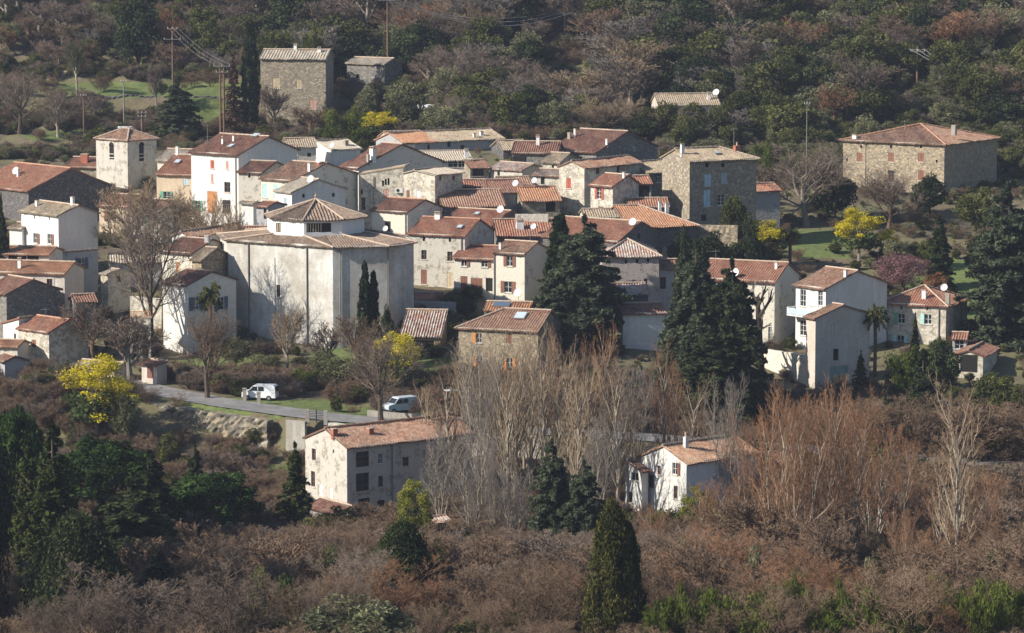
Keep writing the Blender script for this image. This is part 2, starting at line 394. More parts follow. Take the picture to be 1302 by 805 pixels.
def add_window(root, f, s, z, w, h, kind, top):
    k, _, mt = kind.partition(':')
    mt2 = mt or 'frame_white'
    a0, a1, b0, b1 = s - w / 2, s + w / 2, z - h / 2, z + h / 2
    holed = b1 < top - .12 and a0 > .12 and a1 < f.S - .12 and b0 > .15
    dn = -.16 if holed else .03
    frame = MB(); t = .06
    name = 'door' if k == 'door' else 'garage_door' if k == 'garage' else 'window'
    if k in ('door', 'garage', 'shut'):
        f.box(frame, a0, a1, b0, b1, dn + .06, dn + .12)
        o = frame.build(name if k != 'shut' else 'window', mt or 'shutter_brown', root)
        n = max(2, int(w / .22)) if k != 'shut' else 2
        for i in range(1, n):
            l = MB(); 
        l = MB()
        for i in range(1, n): f.box(l, a0 + w * i / n - .012, a0 + w * i / n + .012, b0 + .05, b1 - .05, dn + .12, dn + .13)
        l.build('board_joint' if k != 'shut' else 'shutter_joint', 'dark_inside', o)
        if k == 'door':
            hd = MB(); f.box(hd, a1 - .2, a1 - .14, z - .08, z + .08, dn + .12, dn + .19); hd.build('handle', 'metal', o)
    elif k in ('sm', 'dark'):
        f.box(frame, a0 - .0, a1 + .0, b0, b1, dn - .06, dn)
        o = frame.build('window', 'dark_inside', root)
    else:
        for x in (a0, a1 - t): f.box(frame, x, x + t, b0, b1, dn, dn + .07)
        for x in (b0, b1 - t): f.box(frame, a0 + t, a1 - t, x, x + t, dn + .002, dn + .068)
        f.box(frame, s - .03, s + .03, b0 + t, b1 - t, dn + .003, dn + .067)
        if h > .9:
            nb = 2 if h < 1.6 else 3
            for i in range(1, nb): zz = b0 + h * i / nb; f.box(frame, a0 + t, a1 - t, zz - .02, zz + .02, dn + .006, dn + .06)
        o = frame.build('window', 'frame_brown' if k == 'winb' else 'frame_white', root)
        pn = MB(); f.box(pn, a0 + .01, a1 - .01, b0 + .01, b1 - .01, dn - .03, dn + .02); pn.build('pane', 'glass_dark', o)
        if k in ('open', 'openl', 'openr'):
            for side in ((-1, 1) if k == 'open' else (-1,) if k == 'openl' else (1,)):
                sh = MB(); c = a0 - w / 4 - .02 if side < 0 else a1 + w / 4 + .02
                f.box(sh, c - w / 4, c + w / 4, b0 - .03, b1 + .03, .03, .075)
                for q in range(2): f.box(sh, c - w / 4 + .03, c + w / 4 - .03, b0 + h * (.2 + .55 * q), b0 + h * (.2 + .55 * q) + .08, .075, .09)
                sh.build('shutter', mt2, o)
    if k not in ('sm', 'dark', 'garage') and holed:
        sl = MB(); f.box(sl, a0 - .1, a1 + .1, b0 - .13, b0 - .005, .0, .09)
        if k != 'door': sl.build('sill', 'frame_stone', o)
    return (a0, a1, b0, b1) if holed else None

def house(name, label, a, Y, uL, uR, vE, side=None, d=None, roof='gx', pitch=19, wall='stone_tan', tile='tile_old', wins=(), chims=(), over=.4, h=None,
          group=None, cat='house', cornice=True, ridge='mortar', apex=.5, wmats=None, pipes=(), amp=.055, per=.35):
    a = R(a); ax = Vector((math.cos(a), math.sin(a), 0)); ay = Vector((-math.sin(a), math.cos(a), 0))
    un = uR if a <= 0 else uL; uf = uL if a <= 0 else uR
    N = P(un, vE, Y)
    def solve(u, dr):
        k = (u - 651) / F; DN = N.y * CP - N.z * SP
        return (k * DN - N.x) / (dr.x - k * dr.y * CP)
    wd = abs(solve(uf, ax))
    if d is None: d = abs(solve(side, ay))
    FL = N - ax * wd if a <= 0 else N.copy()
    corners = [FL, FL + ax * wd, FL + ax * wd + ay * d, FL + ay * d]
    gz = [Tz(c.x, c.y) for c in corners]
    if h is None: h = N.z - min(gz) + .4
    if N.z - max(gz) < 1.8 and h > 0: print('LOW', name, round(N.z - max(gz), 1), round(N.z - min(gz), 1), 'Y', Y)
    if h < 2.4: h = 2.4
    if h > 13: print('TALL', name, round(h, 1), 'Y', Y)
    base = Vector((FL.x, FL.y, N.z - h))
    root = empty(name, base, a, label, cat, group)
    MI = Matrix.Rotation(-a, 3, 'Z')
    W, DD, Hh = wd, d, h
    X, Yv, Z = Vector((1, 0, 0)), Vector((0, 1, 0)), Vector((0, 0, 1))
    FACES = {'f': Face(Vector((0, 0, 0)), X, W), 'r': Face(Vector((W, 0, 0)), Yv, DD), 'b': Face(Vector((W, DD, 0)), -X, W), 'l': Face(Vector((0, DD, 0)), -Yv, DD)}
    tp = math.tan(R(pitch))
    holes = {k: [] for k in FACES}
    for fk, u, v, ww, wh, kind in wins:
        f = FACES[fk]; r = MI @ ray(u, v); o = MI @ (-base)
        t = (f.o - o).dot(f.n) / r.dot(f.n); q = o + r * t; s_ = (q - f.o).dot(f.s); z_ = q.z
        s_ = min(max(s_, ww / 2 + .05), f.S - ww / 2 - .05)
        topz = Hh if not (roof == 'gy' and fk in 'fb' or roof == 'gx' and fk in 'lr') else Hh
        hh = add_window(root, f, s_, z_, ww, wh, kind, topz)
        if hh: holes[fk].append(hh)
    wb = MB()
    for k, f in FACES.items(): wall_face(wb, f, 0, Hh, holes[k])
    pan = []
    rb = MB(); caps = []
    ov = over; e = ov * tp
    if roof == 'gx':      # ridge along x; gables left and right
        ym = DD * apex; rh = ym * tp; tp2 = rh / (DD - ym)
        for f, rev in (('l', 1), ('r', 0)):
            F_ = FACES[f]; m = (DD - ym) if rev else ym
            wb.quad(F_.p(0, Hh), F_.p(F_.S, Hh), F_.p(m, Hh + rh))
        zr = Hh + rh; A = Vector((-ov * .5, ym, zr)); B = Vector((W + ov * .5, ym, zr))
        pan.append(panel(rb, Vector((-ov * .5, -ov, Hh - e)), Vector((W + ov * .5, -ov, Hh - e)), B, A, per, amp))
        pan.append(panel(rb, Vector((W + ov * .5, DD + ov, Hh - ov * tp2)), Vector((-ov * .5, DD + ov, Hh - ov * tp2)), A, B, per, amp))
        caps = [(A, B)]
    elif roof == 'gy':
        xm = W * apex; rh = xm * tp; tp2 = rh / (W - xm)
        for f in 'fb':
            F_ = FACES[f]; m = xm if f == 'f' else W - xm
            wb.quad(F_.p(0, Hh), F_.p(F_.S, Hh), F_.p(m, Hh + rh))
        zr = Hh + rh; A = Vector((xm, -ov * .5, zr)); B = Vector((xm, DD + ov * .5, zr))
        pan.append(panel(rb, Vector((-ov, DD + ov * .5, Hh - e)), Vector((-ov, -ov * .5, Hh - e)), A, B, per, amp))
        pan.append(panel(rb, Vector((W + ov, -ov * .5, Hh - ov * tp2)), Vector((W + ov, DD + ov * .5, Hh - ov * tp2)), B, A, per, amp))
        caps = [(A, B)]
    elif roof in ('hip', 'hipl', 'hipr'):
        r_ = DD / 2; l0 = r_ if roof in ('hip', 'hipl') else -ov * .5; l1 = W - r_ if roof in ('hip', 'hipr') else W + ov * .5
        if roof == 'hip' and l1 < l0: l0 = l1 = W / 2
        rh = r_ * tp; zr = Hh + rh
        A = Vector((l0, DD / 2, zr)); B = Vector((l1, DD / 2, zr))
        xl = -ov if roof != 'hipr' else -ov * .5; xr = W + ov if roof != 'hipl' else W + ov * .5
        E = [Vector((xl, -ov, Hh - e)), Vector((xr, -ov, Hh - e)), Vector((xr, DD + ov, Hh - e)), Vector((xl, DD + ov, Hh - e))]
        pan.append(panel(rb, E[0], E[1], B, A, per, amp)); pan.append(panel(rb, E[2], E[3], A, B, per, amp))
        caps = [(A, B)]
        if roof != 'hipl': pan.append(panel(rb, E[1], E[2], B, B, per, amp)); caps += [(E[1], B), (E[2], B)]
        else:
            F_ = FACES['r']; wb.quad(F_.p(0, Hh), F_.p(F_.S, Hh), F_.p(F_.S / 2, Hh + rh))
        if roof != 'hipr': pan.append(panel(rb, E[3], E[0], A, A, per, amp)); caps += [(E[0], A), (E[3], A)]
        else:
            F_ = FACES['l']; wb.quad(F_.p(0, Hh), F_.p(F_.S, Hh), F_.p(F_.S / 2, Hh + rh))
    elif roof in ('shed', 'shedl', 'shedr'):   # low side front / left / right
        if roof == 'shed':
            rh = DD * tp
            wb.quad(FACES['r'].p(0, Hh), FACES['r'].p(DD, Hh), FACES['r'].p(DD, Hh + rh)); wb.quad(FACES['l'].p(0, Hh), FACES['l'].p(DD, Hh), FACES['l'].p(0, Hh + rh))
            wb.quad(FACES['b'].p(0, Hh), FACES['b'].p(W, Hh), FACES['b'].p(W, Hh + rh), FACES['b'].p(0, Hh + rh))
            A, B = Vector((-ov * .5, DD + .1, Hh + rh + .1 * tp)), Vector((W + ov * .5, DD + .1, Hh + rh + .1 * tp))
            pan.append(panel(rb, Vector((-ov * .5, -ov, Hh - e)), Vector((W + ov * .5, -ov, Hh - e)), B, A, per, amp)); caps = [(A, B)]
        else:
            rh = W * tp; lo_l = roof == 'shedl'
            hi = 'r' if lo_l else 'l'
            wb.quad(FACES[hi].p(0, Hh), FACES[hi].p(DD, Hh), FACES[hi].p(DD, Hh + rh), FACES[hi].p(0, Hh + rh))
            xx = W if lo_l else 0
            wb.quad(FACES['f'].p(0, Hh), FACES['f'].p(W, Hh), FACES['f'].p(xx, Hh + rh)); wb.quad(FACES['b'].p(0, Hh), FACES['b'].p(W, Hh), FACES['b'].p(W - xx, Hh + rh))
            if lo_l: q = [Vector((-ov, DD + ov * .5, Hh - e)), Vector((-ov, -ov * .5, Hh - e)), Vector((W + .1, -ov * .5, Hh + rh)), Vector((W + .1, DD + ov * .5, Hh + rh))]
            else: q = [Vector((W + ov, -ov * .5, Hh - e)), Vector((W + ov, DD + ov * .5, Hh - e)), Vector((-.1, DD + ov * .5, Hh + rh)), Vector((-.1, -ov * .5, Hh + rh))]
            pan.append(panel(rb, *q, per, amp)); caps = [(q[2], q[3])]
    wb.build('wall', wall, root)
    ro = rb.build('roof', tile, root)
    cb = MB()
    for A, B in caps:
        n = max(2, int((B - A).length / .4))
        pts = [A.lerp(B, i / n) + Vector((0, 0, .04 + .02 * (i % 2))) for i in range(n + 1)]
        cb.tube(pts, [.12 + .02 * (i % 2) for i in range(n + 1)], 6)
    cb.build('ridge_cap', ridge, ro)
    if cornice:
        z1 = Hh - .04
        keys = 'fb' if roof in ('gx', 'shed') else 'lr' if roof == 'gy' else 'fblr' if roof.startswith('hip') else ('l' if roof == 'shedl' else 'r')
        for k_ in keys:
            if roof == 'hipl' and k_ == 'r' or roof == 'hipr' and k_ == 'l': continue
            c = MB(); f = FACES[k_]; f.box(c, 0, f.S, z1 - .22, z1 - .1, .003, .1); f.box(c, 0, f.S, z1 - .1, z1, .003, .2)
            c.build('cornice', 'frame_stone' if not (wmats) else wmats, root)
    info = dict(root=root, base=base, MI=MI, pan=pan, W=W, D=DD, H=Hh, FACES=FACES, roof=ro, zr=max(p_[0].z for p_ in [(x[0],) for x in caps]) if caps else Hh)
    for c in chims: chimney(info, *c)
    for (fk, u, vtop, vbot) in pipes:
        f = FACES[fk]; r = MI @ ray(u, vtop); o = MI @ (-base); t = (f.o - o).dot(f.n) / r.dot(f.n); s_ = (o + r * t - f.o).dot(f.s)
        pm = MB(); pm.tube([f.p(s_, .1, .12), f.p(s_, Hh - .3, .12)], .07, 6); pm.build('drainpipe', 'pipe', root)
    HOUSES[label] = info
    return info
def on_roof(info, u, v):
    """point of the roof (house coordinates) that photo pixel (u, v) looks at"""
    o = info['MI'] @ (-info['base']); r = info['MI'] @ ray(u, v); best = None
    for (P0, sd, td, nn, S, s0, s1, tt) in info['pan']:
        dn = r.dot(nn)
        if abs(dn) < 1e-5 or dn > 0: continue
        t = (P0 - o).dot(nn) / dn; q = o + r * t; s_ = (q - P0).dot(sd); t_ = (q - P0).dot(td)
        out = max(0, -s_) + max(0, s_ - S) + max(0, -t_) + max(0, t_ - tt)
        if best is None or out < best[0]: best = (out, P0 + sd * min(max(s_, .3), S - .3) + td * min(max(t_, .2), tt), nn, sd, td)
    return best
def chimney(info, u, v, h=1.0, w=.6, mat='render_white', cap='slab'):
    _, q, nn, sd, td = on_roof(info, u, v)
    b = MB(); b.box(q.x - w / 2, q.x + w / 2, q.y - w * .4, q.y + w * .4, q.z - .5, q.z + h)
    c = b.build('chimney', mat, info['roof'])
    k = MB()
    if cap == 'slab':
        k.box(q.x - w / 2 - .08, q.x + w / 2 + .08, q.y - w * .4 - .08, q.y + w * .4 + .08, q.z + h, q.z + h + .09)
        for sx in (-1, 1): k.box(q.x + sx * w * .35 - .06, q.x + sx * w * .35 + .06, q.y - .15, q.y + .15, q.z + h + .09, q.z + h + .3)
        k.box(q.x - w / 2 - .05, q.x + w / 2 + .05, q.y - w * .4, q.y + w * .4, q.z + h + .3, q.z + h + .36)
    elif cap == 'pot':
        k.lathe([(.16, h), (.13, h + .25), (.15, h + .45), (.19, h + .5), (.0, h + .52)], (q.x, q.y, q.z), 8)
    elif cap == 'pipe':
        k.lathe([(.09, h - .1), (.09, h + .3), (.22, h + .32), (.02, h + .5)], (q.x, q.y, q.z), 8)
    else:
        k.box(q.x - w / 2 - .05, q.x + w / 2 + .05, q.y - w * .4 - .05, q.y + w * .4 + .05, q.z + h, q.z + h + .1)
    k.build('chimney_cap', 'mortar', c)
def skylight(info, u, v, w=.9, h=1.1, mat='glass_sky'):
    _, q, nn, sd, td = on_roof(info, u, v)
    q = q + nn * .06
    b = MB(); b.obox(q - sd * w / 2 - td * h / 2, sd * w, td * h, nn * .12); o = b.build('skylight', 'metal', info['roof'])
    g_ = MB(); g_.obox(q - sd * (w / 2 - .08) - td * (h / 2 - .08) + nn * .12, sd * (w - .16), td * (h - .16), nn * .02); g_.build('pane', mat, o)
def dish(info, u, v, label, r=.45, h=.9, aim=(-.45, -.8)):
    """satellite dish on a short mast, standing on a roof"""
    if info:
        _, q, *_r = on_roof(info, u, v); q = info['root'].matrix_basis @ q if False else (Matrix.Rotation(info['root'].rotation_euler.z, 3, 'Z') @ q + info['base'])
    else: q = Vector((0, 0, 0))
    root = empty('satellite_dish', q, 0, label, 'satellite dish')
    m = MB(); m.tube([(0, 0, -.15), (0, 0, h)], .035, 6); m.build('mast', 'metal', root)
    ad = Vector((aim[0], aim[1], .45)).normalized(); sx = ad.cross(Vector((0, 0, 1))).normalized(); sy = sx.cross(ad)
    b = MB(); c = Vector((0, 0, h)) + ad * .12; rings = []
    n = 16
    for k in range(5):
        rr = r * k / 4; dep = .16 * (rr / r) ** 2
        rings.append([c + ad * dep + (sx * math.cos(2 * math.pi * j / n) + sy * math.sin(2 * math.pi * j / n)) * max(rr, .01) for j in range(n)])
    for k in range(4):
        for j in range(n):
            b.quad(rings[k][j], rings[k][(j + 1) % n], rings[k + 1][(j + 1) % n], rings[k + 1][j])
            b.quad(*(x - ad * .025 for x in (rings[k + 1][j], rings[k + 1][(j + 1) % n], rings[k][(j + 1) % n], rings[k][j])))
    for j in range(n): b.quad(rings[4][j], rings[4][(j + 1) % n], rings[4][(j + 1) % n] - ad * .025, rings[4][j] - ad * .025)
    b.build('reflector', 'dish', root)
    l = MB(); l.tube([c - sy * r * .9 + ad * .1, c + ad * .5 - sy * .1], .018, 5); l.tube([c + ad * .5 - sy * .1, c + ad * .42 - sy * .08], .05, 6); l.build('feed_arm', 'metal', root)
    return root
# ---------------------------------------------------------------- houses, back row first
H = house
# far behind the village
b1 = H('farmhouse', 'tall rubble stone farmhouse behind the slim cypress, above the village', -8, 603, 331, 414, 74, side=424, pitch=20, wall='stone_tan', tile='tile_pale', amp=.07, per=.5,
  wins=[('f', 351, 106, 1.3, 1.8, 'shut:shutter_beige'), ('f', 380, 107, .9, 1.5, 'shut:shutter_beige'), ('f', 350, 133, 1.4, 2.0, 'dark'), ('f', 398, 133, 1.2, 1.6, 'shut:shutter_pink')],
  chims=[(376, 62, .7, .5), (406, 66, .5, .6)])
H('barn', 'low grey stone barn to the right of the tall rubble farmhouse', -32, 617, 441, 489, 81, side=511, pitch=17, wall='stone_grey', tile='tile_pale', amp=.07, per=.5, cornice=False,
  wins=[('f', 455, 97, .7, .8, 'sm')])
b3 = H('cottage', 'low cottage roof peeping out of the scrub above the village', 6, 592, 838, 915, 133, d=9, pitch=19, wall='buff', tile='tile_tan', chims=[(901, 126, .9, .5)])
b4 = H('farmhouse', 'large hip roofed stone farmhouse on the right slope among trees', -34, 548, 1072, 1201, 183, side=1268, roof='hip', pitch=14, wall='stone_warm', tile='tile_old', ridge='mortar_red', over=.5,
  wins=[('f', 1093, 200, 1.0, 1.4, 'shut:shutter_brown'), ('f', 1133, 200, 1.0, 1.4, 'shut:shutter_brown'), ('f', 1171, 200, 1.0, 1.4, 'shut:shutter_brown'), ('f', 1095, 186.5, .4, .5, 'sm'), ('f', 1133, 186.5, .4, .5, 'sm'),
        ('f', 1171, 186.5, .4, .5, 'sm'), ('f', 1171, 223, 1.0, 1.6, 'shut:shutter_brown'), ('f', 1077, 203, .35, .45, 'sm'), ('f', 1191, 205, .35, .45, 'sm'), ('f', 1133, 224, 1.1, 1.8, 'winb')],
  chims=[(1087, 176, .5, .7, 'render_white', 'flat'), (1213, 168, 1.0, .7, 'concrete', 'flat')])
H('cottage', 'white cottage with bright red roof half hidden beside the big stone house', 16, 525, 928, 992, 243, d=6, pitch=15, wall='grey_plaster', tile='tile_red')
# back row of the village
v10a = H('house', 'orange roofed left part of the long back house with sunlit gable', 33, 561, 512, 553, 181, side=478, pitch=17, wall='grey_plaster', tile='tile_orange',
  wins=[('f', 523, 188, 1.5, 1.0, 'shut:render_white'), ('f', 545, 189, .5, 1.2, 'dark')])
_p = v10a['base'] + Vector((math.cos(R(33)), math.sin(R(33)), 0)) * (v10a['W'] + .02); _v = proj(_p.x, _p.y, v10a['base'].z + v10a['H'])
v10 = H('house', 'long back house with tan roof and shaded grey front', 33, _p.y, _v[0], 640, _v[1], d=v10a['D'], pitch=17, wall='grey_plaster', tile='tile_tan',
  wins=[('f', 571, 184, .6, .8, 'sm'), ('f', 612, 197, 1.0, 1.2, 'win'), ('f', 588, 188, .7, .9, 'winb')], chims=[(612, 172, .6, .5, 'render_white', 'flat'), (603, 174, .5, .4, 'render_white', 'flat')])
v8 = H('house', 'small house with sunlit white left gable and wavy orange roof', 38, 556, 421, 458, 190, side=386, pitch=17, wall='white', tile='tile_pale', over=.3,
  wins=[('l', 398, 200, .6, .9, 'sm')], chims=[(440, 184, .6, .6, 'concrete', 'flat')])
v4 = H('house', 'tall white house with dark red roof near the bell tower', -38, 516, 243, 303, 196, side=378, pitch=19, wall='white', tile='tile_dark', over=.5,
  wins=[('f', 270, 209, .8, 1.2, 'shut:shutter_red'), ('f', 289, 210, .6, 1.2, 'shut:shutter_pink'), ('f', 270, 227, .5, 1.3, 'shut:shutter_pink'), ('f', 289, 238, 1.2, 1.5, 'winb'),
        ('f', 288, 263, 1.6, 2.0, 'winb'), ('f', 270, 257, 2.0, 3.2, 'door:wood_orange'), ('f', 251, 262, 1.0, 1.6, 'open:shutter_green')],
  chims=[(283, 183, .7, .28, 'render_white', 'pipe'), (297, 179, .7, .28, 'render_white', 'pipe')], pipes=[('f', 300, 200, 280)])
skylight(v4, 294, 186); skylight(v4, 326, 172, 1.2)
v3 = H('house', 'house with two tone red roof and pinkish wall just right of bell tower', -20, 528, 199, 244, 222, d=13, pitch=20, wall='peach', tile='tile_red', wins=[('f', 236, 231, .8, .9, 'shut:shutter_blue'), ('f', 212, 250, 1.0, 1.5, 'open:shutter_green')],
  chims=[(229, 193, 1.2, .4, 'render_white', 'flat')])
skylight(v3, 226, 206, .9, 1.2)
v5 = H('house', 'pale house with low tiled gable behind the tall white house', 6, 536, 304, 378, 199, d=10, pitch=15, wall='white', tile='tile_tan', wins=[('f', 327, 208, .7, .6, 'sm')], chims=[(340, 194, 1.1, .5, 'brick', 'pot')])
H('house', 'little house with plain cream side in the back row above the long roofs', 10, 548, 365, 402, 186, d=7, pitch=16, wall='cream', tile='tile_tan', wins=[('f', 393, 197, .6, .6, 'sm')])
v14 = H('house', 'wide house with big dark red roof and small white wall in back row', -38, 548, 700, 758, 193, side=835, pitch=19, wall='stone_grey', tile='tile_dark', over=.5,
  wins=[('f', 716, 203, 1.1, 1.2, 'shut:shutter_beige'), ('f', 738, 203, .8, .9, 'sm'), ('r', 806, 190, .7, .6, 'win')],
  chims=[(724, 176, .8, .5, 'concrete', 'flat'), (731, 174, 1.2, .3, 'render_white', 'flat'), (778, 184, .8, .35, 'render_white', 'flat')])
v11 = H('house', 'low house with ragged tan roof in back row, right of long house', 14, 558, 640, 672, 190, d=8, pitch=16, wall='stone_dark', tile='tile_tan')
v12 = H('ruin', 'roofed barn with dark open front and patches of white plaster', -8, 546, 651, 708, 194, side=716, pitch=20, wall='stone_grey', tile='tile_dark', wins=[('f', 672, 213, .7, 1.4, 'dark'), ('f', 660, 204, 2.2, 1.2, 'dark')],
  chims=[(684, 184, 1.2, .5, 'render_white', 'slab')])
H('ruin', 'small ruined stone house with broken orange tiles below the open barn', -42, 533, 623, 664, 216, side=692, pitch=17, wall='stone_pale', tile='tile_ruin', cornice=False, wins=[('f', 634, 218, .5, 1.2, 'dark')])
H('ruin', 'narrow stone house with broken roof left of the cream gable', -30, 532, 690, 712, 206, side=735, pitch=22, wall='stone_cream', tile='tile_tan', cornice=False, wins=[('f', 703, 212, .4, .5, 'sm')])
v17 = H('house', 'stone house with patchy pale roof and sunlit left gable', 38, 522, 822, 862, 219, side=784, pitch=21, wall='stone_grey', tile='tile_tan', wins=[('f', 837, 228, .7, .9, 'win'), ('f', 848, 252, .8, 1.0, 'sm'), ('f', 828, 256, .6, 1.4, 'dark')])
v18 = H('house', 'big four storey stone house with pale blue shutters on its shaded front', 27, 508, 877, 962, 204, side=842, roof='hipr', pitch=20, wall='stone_tan', tile='tile_tan', over=.4,
  wins=[('f', 900, 229, 1.1, 1.7, 'shut:shutter_blue'), ('f', 899, 252, 1.1, 2.4, 'shut:shutter_blue'), ('f', 921, 226, 1.0, 1.5, 'shut:shutter_grey'), ('f', 917, 254, 1.2, 1.6, 'win'), ('f', 899, 210, .6, .6, 'sm'), ('f', 919, 210, .6, .6, 'sm'),
        ('f', 920, 274, 1.1, 1.8, 'door:shutter_navy'), ('f', 895, 277, .9, .9, 'sm')],
  chims=[(937, 192, .8, .9, 'brick', 'pot'), (846, 196, 1.3, .5, 'render_white', 'flat')])
skylight(v18, 912, 195, 1.0, .6)
# left side
tile_l = H('house', 'long low house with corrugated red roof at far left edge', -6, 578, -40, 66, 207, d=7.5, pitch=22, wall='buff', tile='tile_red', amp=.09, per=.7, wins=[('f', 20, 216, .8, 1, 'winb')])
H('house', 'small white gabled house left of the bell tower', -35, 568, 66, 82, 212, side=112, roof='gx', pitch=15, wall='white', tile='tile_pale')
H('house', 'low red roofed house touching the bell tower on its left', -12, 552, 84, 128, 212, d=8, pitch=16, wall='stone_tan', tile='tile_red', chims=[(108, 206, 1.2, 1.1, 'brick', 'flat')])
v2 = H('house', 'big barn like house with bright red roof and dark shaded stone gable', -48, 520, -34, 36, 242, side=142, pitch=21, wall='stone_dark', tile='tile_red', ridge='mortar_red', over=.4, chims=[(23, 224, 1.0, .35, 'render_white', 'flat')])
l1 = H('house', 'white house with two brown shuttered windows and grey side wall, far left', -50, 482, 27, 74, 273, side=124, pitch=19, wall='white', tile='tile_tan', over=.45,
  wins=[('f', 45, 303, 1.1, 1.4, 'openr:shutter_brown'), ('f', 63, 304, 1.1, 1.4, 'openr:shutter_brown'), ('f', 44, 276.5, .25, .5, 'sm'), ('f', 63, 277.5, .25, .5, 'sm')],
  chims=[(47, 262, .7, .45, 'render_white', 'flat'), (97, 258, 1.0, .5, 'render_white', 'flat')])
H('house', 'low annex with black framed window below the grey side wall', -50, 476, 60, 74, 327, side=124, roof='shedl', pitch=14, wall='grey_plaster', tile='tile_orange', wins=[('r', 104, 335, 1.0, 1.5, 'open:shutter_navy')])
H('house', 'low house with open pillared porch under an orange roof at left edge', -12, 468, -30, 62, 323, d=5.5, pitch=14, wall='cream', tile='tile_orange', wins=[('f', 22, 329, 2.6, 1.0, 'dark'), ('f', 42, 328, 1.6, 1.0, 'dark'), ('f', 4, 331, .9, .8, 'winb')])
l4 = H('house', 'small house with rusty roof and white chimney under the pillared porch', -14, 462, -30, 82, 347, d=7, pitch=17, wall='buff', tile='tile_orange', wins=[('f', 63, 359, .8, .9, 'winb'), ('f', 71, 361, .4, 1.4, 'shut:render_white')], chims=[(25, 340, 1.0, .45, 'render_white', 'slab')])
H('barn', 'stone barn with dark shaded gable low on the left edge', -50, 455, -22, 8, 373, side=76, pitch=21, wall='stone_grey', tile='tile_dark')
H('shed', 'small lean-to shed with sloping roof beside the big plane tree', -45, 470, 128, 137, 348, side=166, roof='gx', pitch=12, wall='stone_cream', tile='tile_pale', over=.25, wins=[('r', 151, 355, .7, .9, 'winb'), ('f', 132, 358, .4, 1.5, 'shut:shutter_beige')], cornice=False)
H('house', 'low white house with red lean-to roof between barn and red roofed cottage', -40, 449, 4, 24, 412, side=40, roof='shedl', pitch=15, wall='white', tile='tile_red', wins=[('f', 19, 428, .4, .8, 'sm')])
l7 = H('cottage', 'red roofed cottage with white front and one shuttered window, lower left', -44, 444, 23, 62, 422, side=112, pitch=22, wall='stone_cream', tile='tile_red', over=.3, wins=[('f', 43, 437, .9, 1.0, 'shut:shutter_brown')], ridge='mortar_red')
H('shed', 'grey shed with mottled roof in the lower left corner of the village', -60, 436, -6, 6, 459, side=33, roof='gx', pitch=20, wall='grey_plaster', tile='tile_dark')
H('cottage', 'low stone outbuilding behind the yellow mimosa', -30, 436, 95, 145, 468, side=167, roof='gx', pitch=14, wall='stone_cream', tile='tile_ruin', cornice=False, wins=[('f', 133, 476, .8, 1.0, 'dark')])
H('shed', 'garden shed with grey lean-to roof and red gate post by the road', -35, 434, 180, 199, 464, side=212, roof='shed', pitch=8, wall='buff', tile='tile_dark', wins=[('f', 191, 473, 1.0, 1.6, 'door:shutter_brown')], cornice=False)
# centre, behind the church
v6 = H('house', 'stone walled house with long dark purple roof beside tall white house', -22, 505, 303, 333, 219, side=368, pitch=15, wall='stone_pale', tile='tile_dark', wins=[('f', 317, 223, .4, .7, 'sm')])
v6b = H('house', 'cream house with turquoise shutters under a long low sloping roof', -36, 499, 332, 373, 229, side=455, pitch=15, wall='cream', tile='tile_old', wins=[('f', 337, 243, .9, 1.9, 'shut:shutter_turquoise'), ('f', 351, 242, .9, 1.6, 'shut:shutter_turquoise')],
  chims=[(396, 218, 1.1, .4, 'render_white', 'flat'), (405, 209, .8, .5, 'brick', 'flat')])
v7 = H('house', 'pale house with blue grey gable and two tiny windows behind the church', -50, 488, 350, 371, 244, side=439, pitch=18, wall='white', tile='tile_pale', over=.35, wins=[('r', 386, 249, .5, .5, 'sm'), ('r', 424, 248, .5, .5, 'sm'), ('f', 363, 258, .7, 1.4, 'shut:shutter_grey')])
H('house', 'little house with red lean-to roof left of the blue grey gable', -35, 481, 326, 341, 262, side=362, pitch=15, wall='grey_plaster', tile='tile_red', wins=[('f', 337, 272, .5, 1.4, 'dark')])
H('house', 'narrow white house squeezed between white tower house and red lean-to', -30, 486, 307, 322, 258, side=330, pitch=12, wall='white', tile='tile_pale', wins=[('f', 315, 275, 1.0, 2.0, 'garage:render_white')])
H('house', 'low cream house with thin red roof touching the church lantern', 0, 474, 311, 344, 295, d=5, pitch=12, wall='cream', tile='tile_red', cornice=False)
v9 = H('house', 'tall cream house with dark shaded gable in the middle of the village', -48, 520, 433, 456, 213, side=565, pitch=20, wall='cream', tile='tile_dark', over=.35,
  wins=[('f', 444, 257, .8, 2.2, 'shut:shutter_turquoise'), ('f', 450, 257, .4, 2.0, 'shut:shutter_turquoise')], chims=[(476, 203, 1.6, .8, 'render_white', 'slab'), (479, 207, 1.0, .4, 'concrete', 'flat')])
v9b = H('house', 'high cream wall house with sloping parapet and small arched openings', -8, 509, 456, 513, 222, side=520, roof='shedr' if False else 'shedl', pitch=10, wall='stone_cream', tile='tile_tan', over=.1, amp=.04, cornice=False,
  wins=[('f', 462, 259, .6, 1.8, 'winb'), ('f', 491, 247, .8, 1.4, 'shut:shutter_pink'), ('f', 487, 233, .3, .8, 'sm'), ('f', 490.5, 231.5, .3, .9, 'sm'), ('f', 494, 231, .3, 1.0, 'sm'), ('f', 460, 244, .3, .7, 'sm')], pipes=[('f', 475, 230, 270)])
v9c = H('house', 'house with pale sagging roof, cream front and shaded stone side, village centre', -36, 503, 513, 553, 222, side=588, roof='gy', pitch=14, apex=.35, wall='stone_cream', tile='tile_pale', cornice=False, wins=[('f', 532, 252, .7, 2.2, 'door:frame_white'), ('f', 519, 249, .6, 1.6, 'shut:shutter_brown'), ('r', 577, 226, .5, .6, 'sm'), ('r', 560, 226, .5, .6, 'sm')])
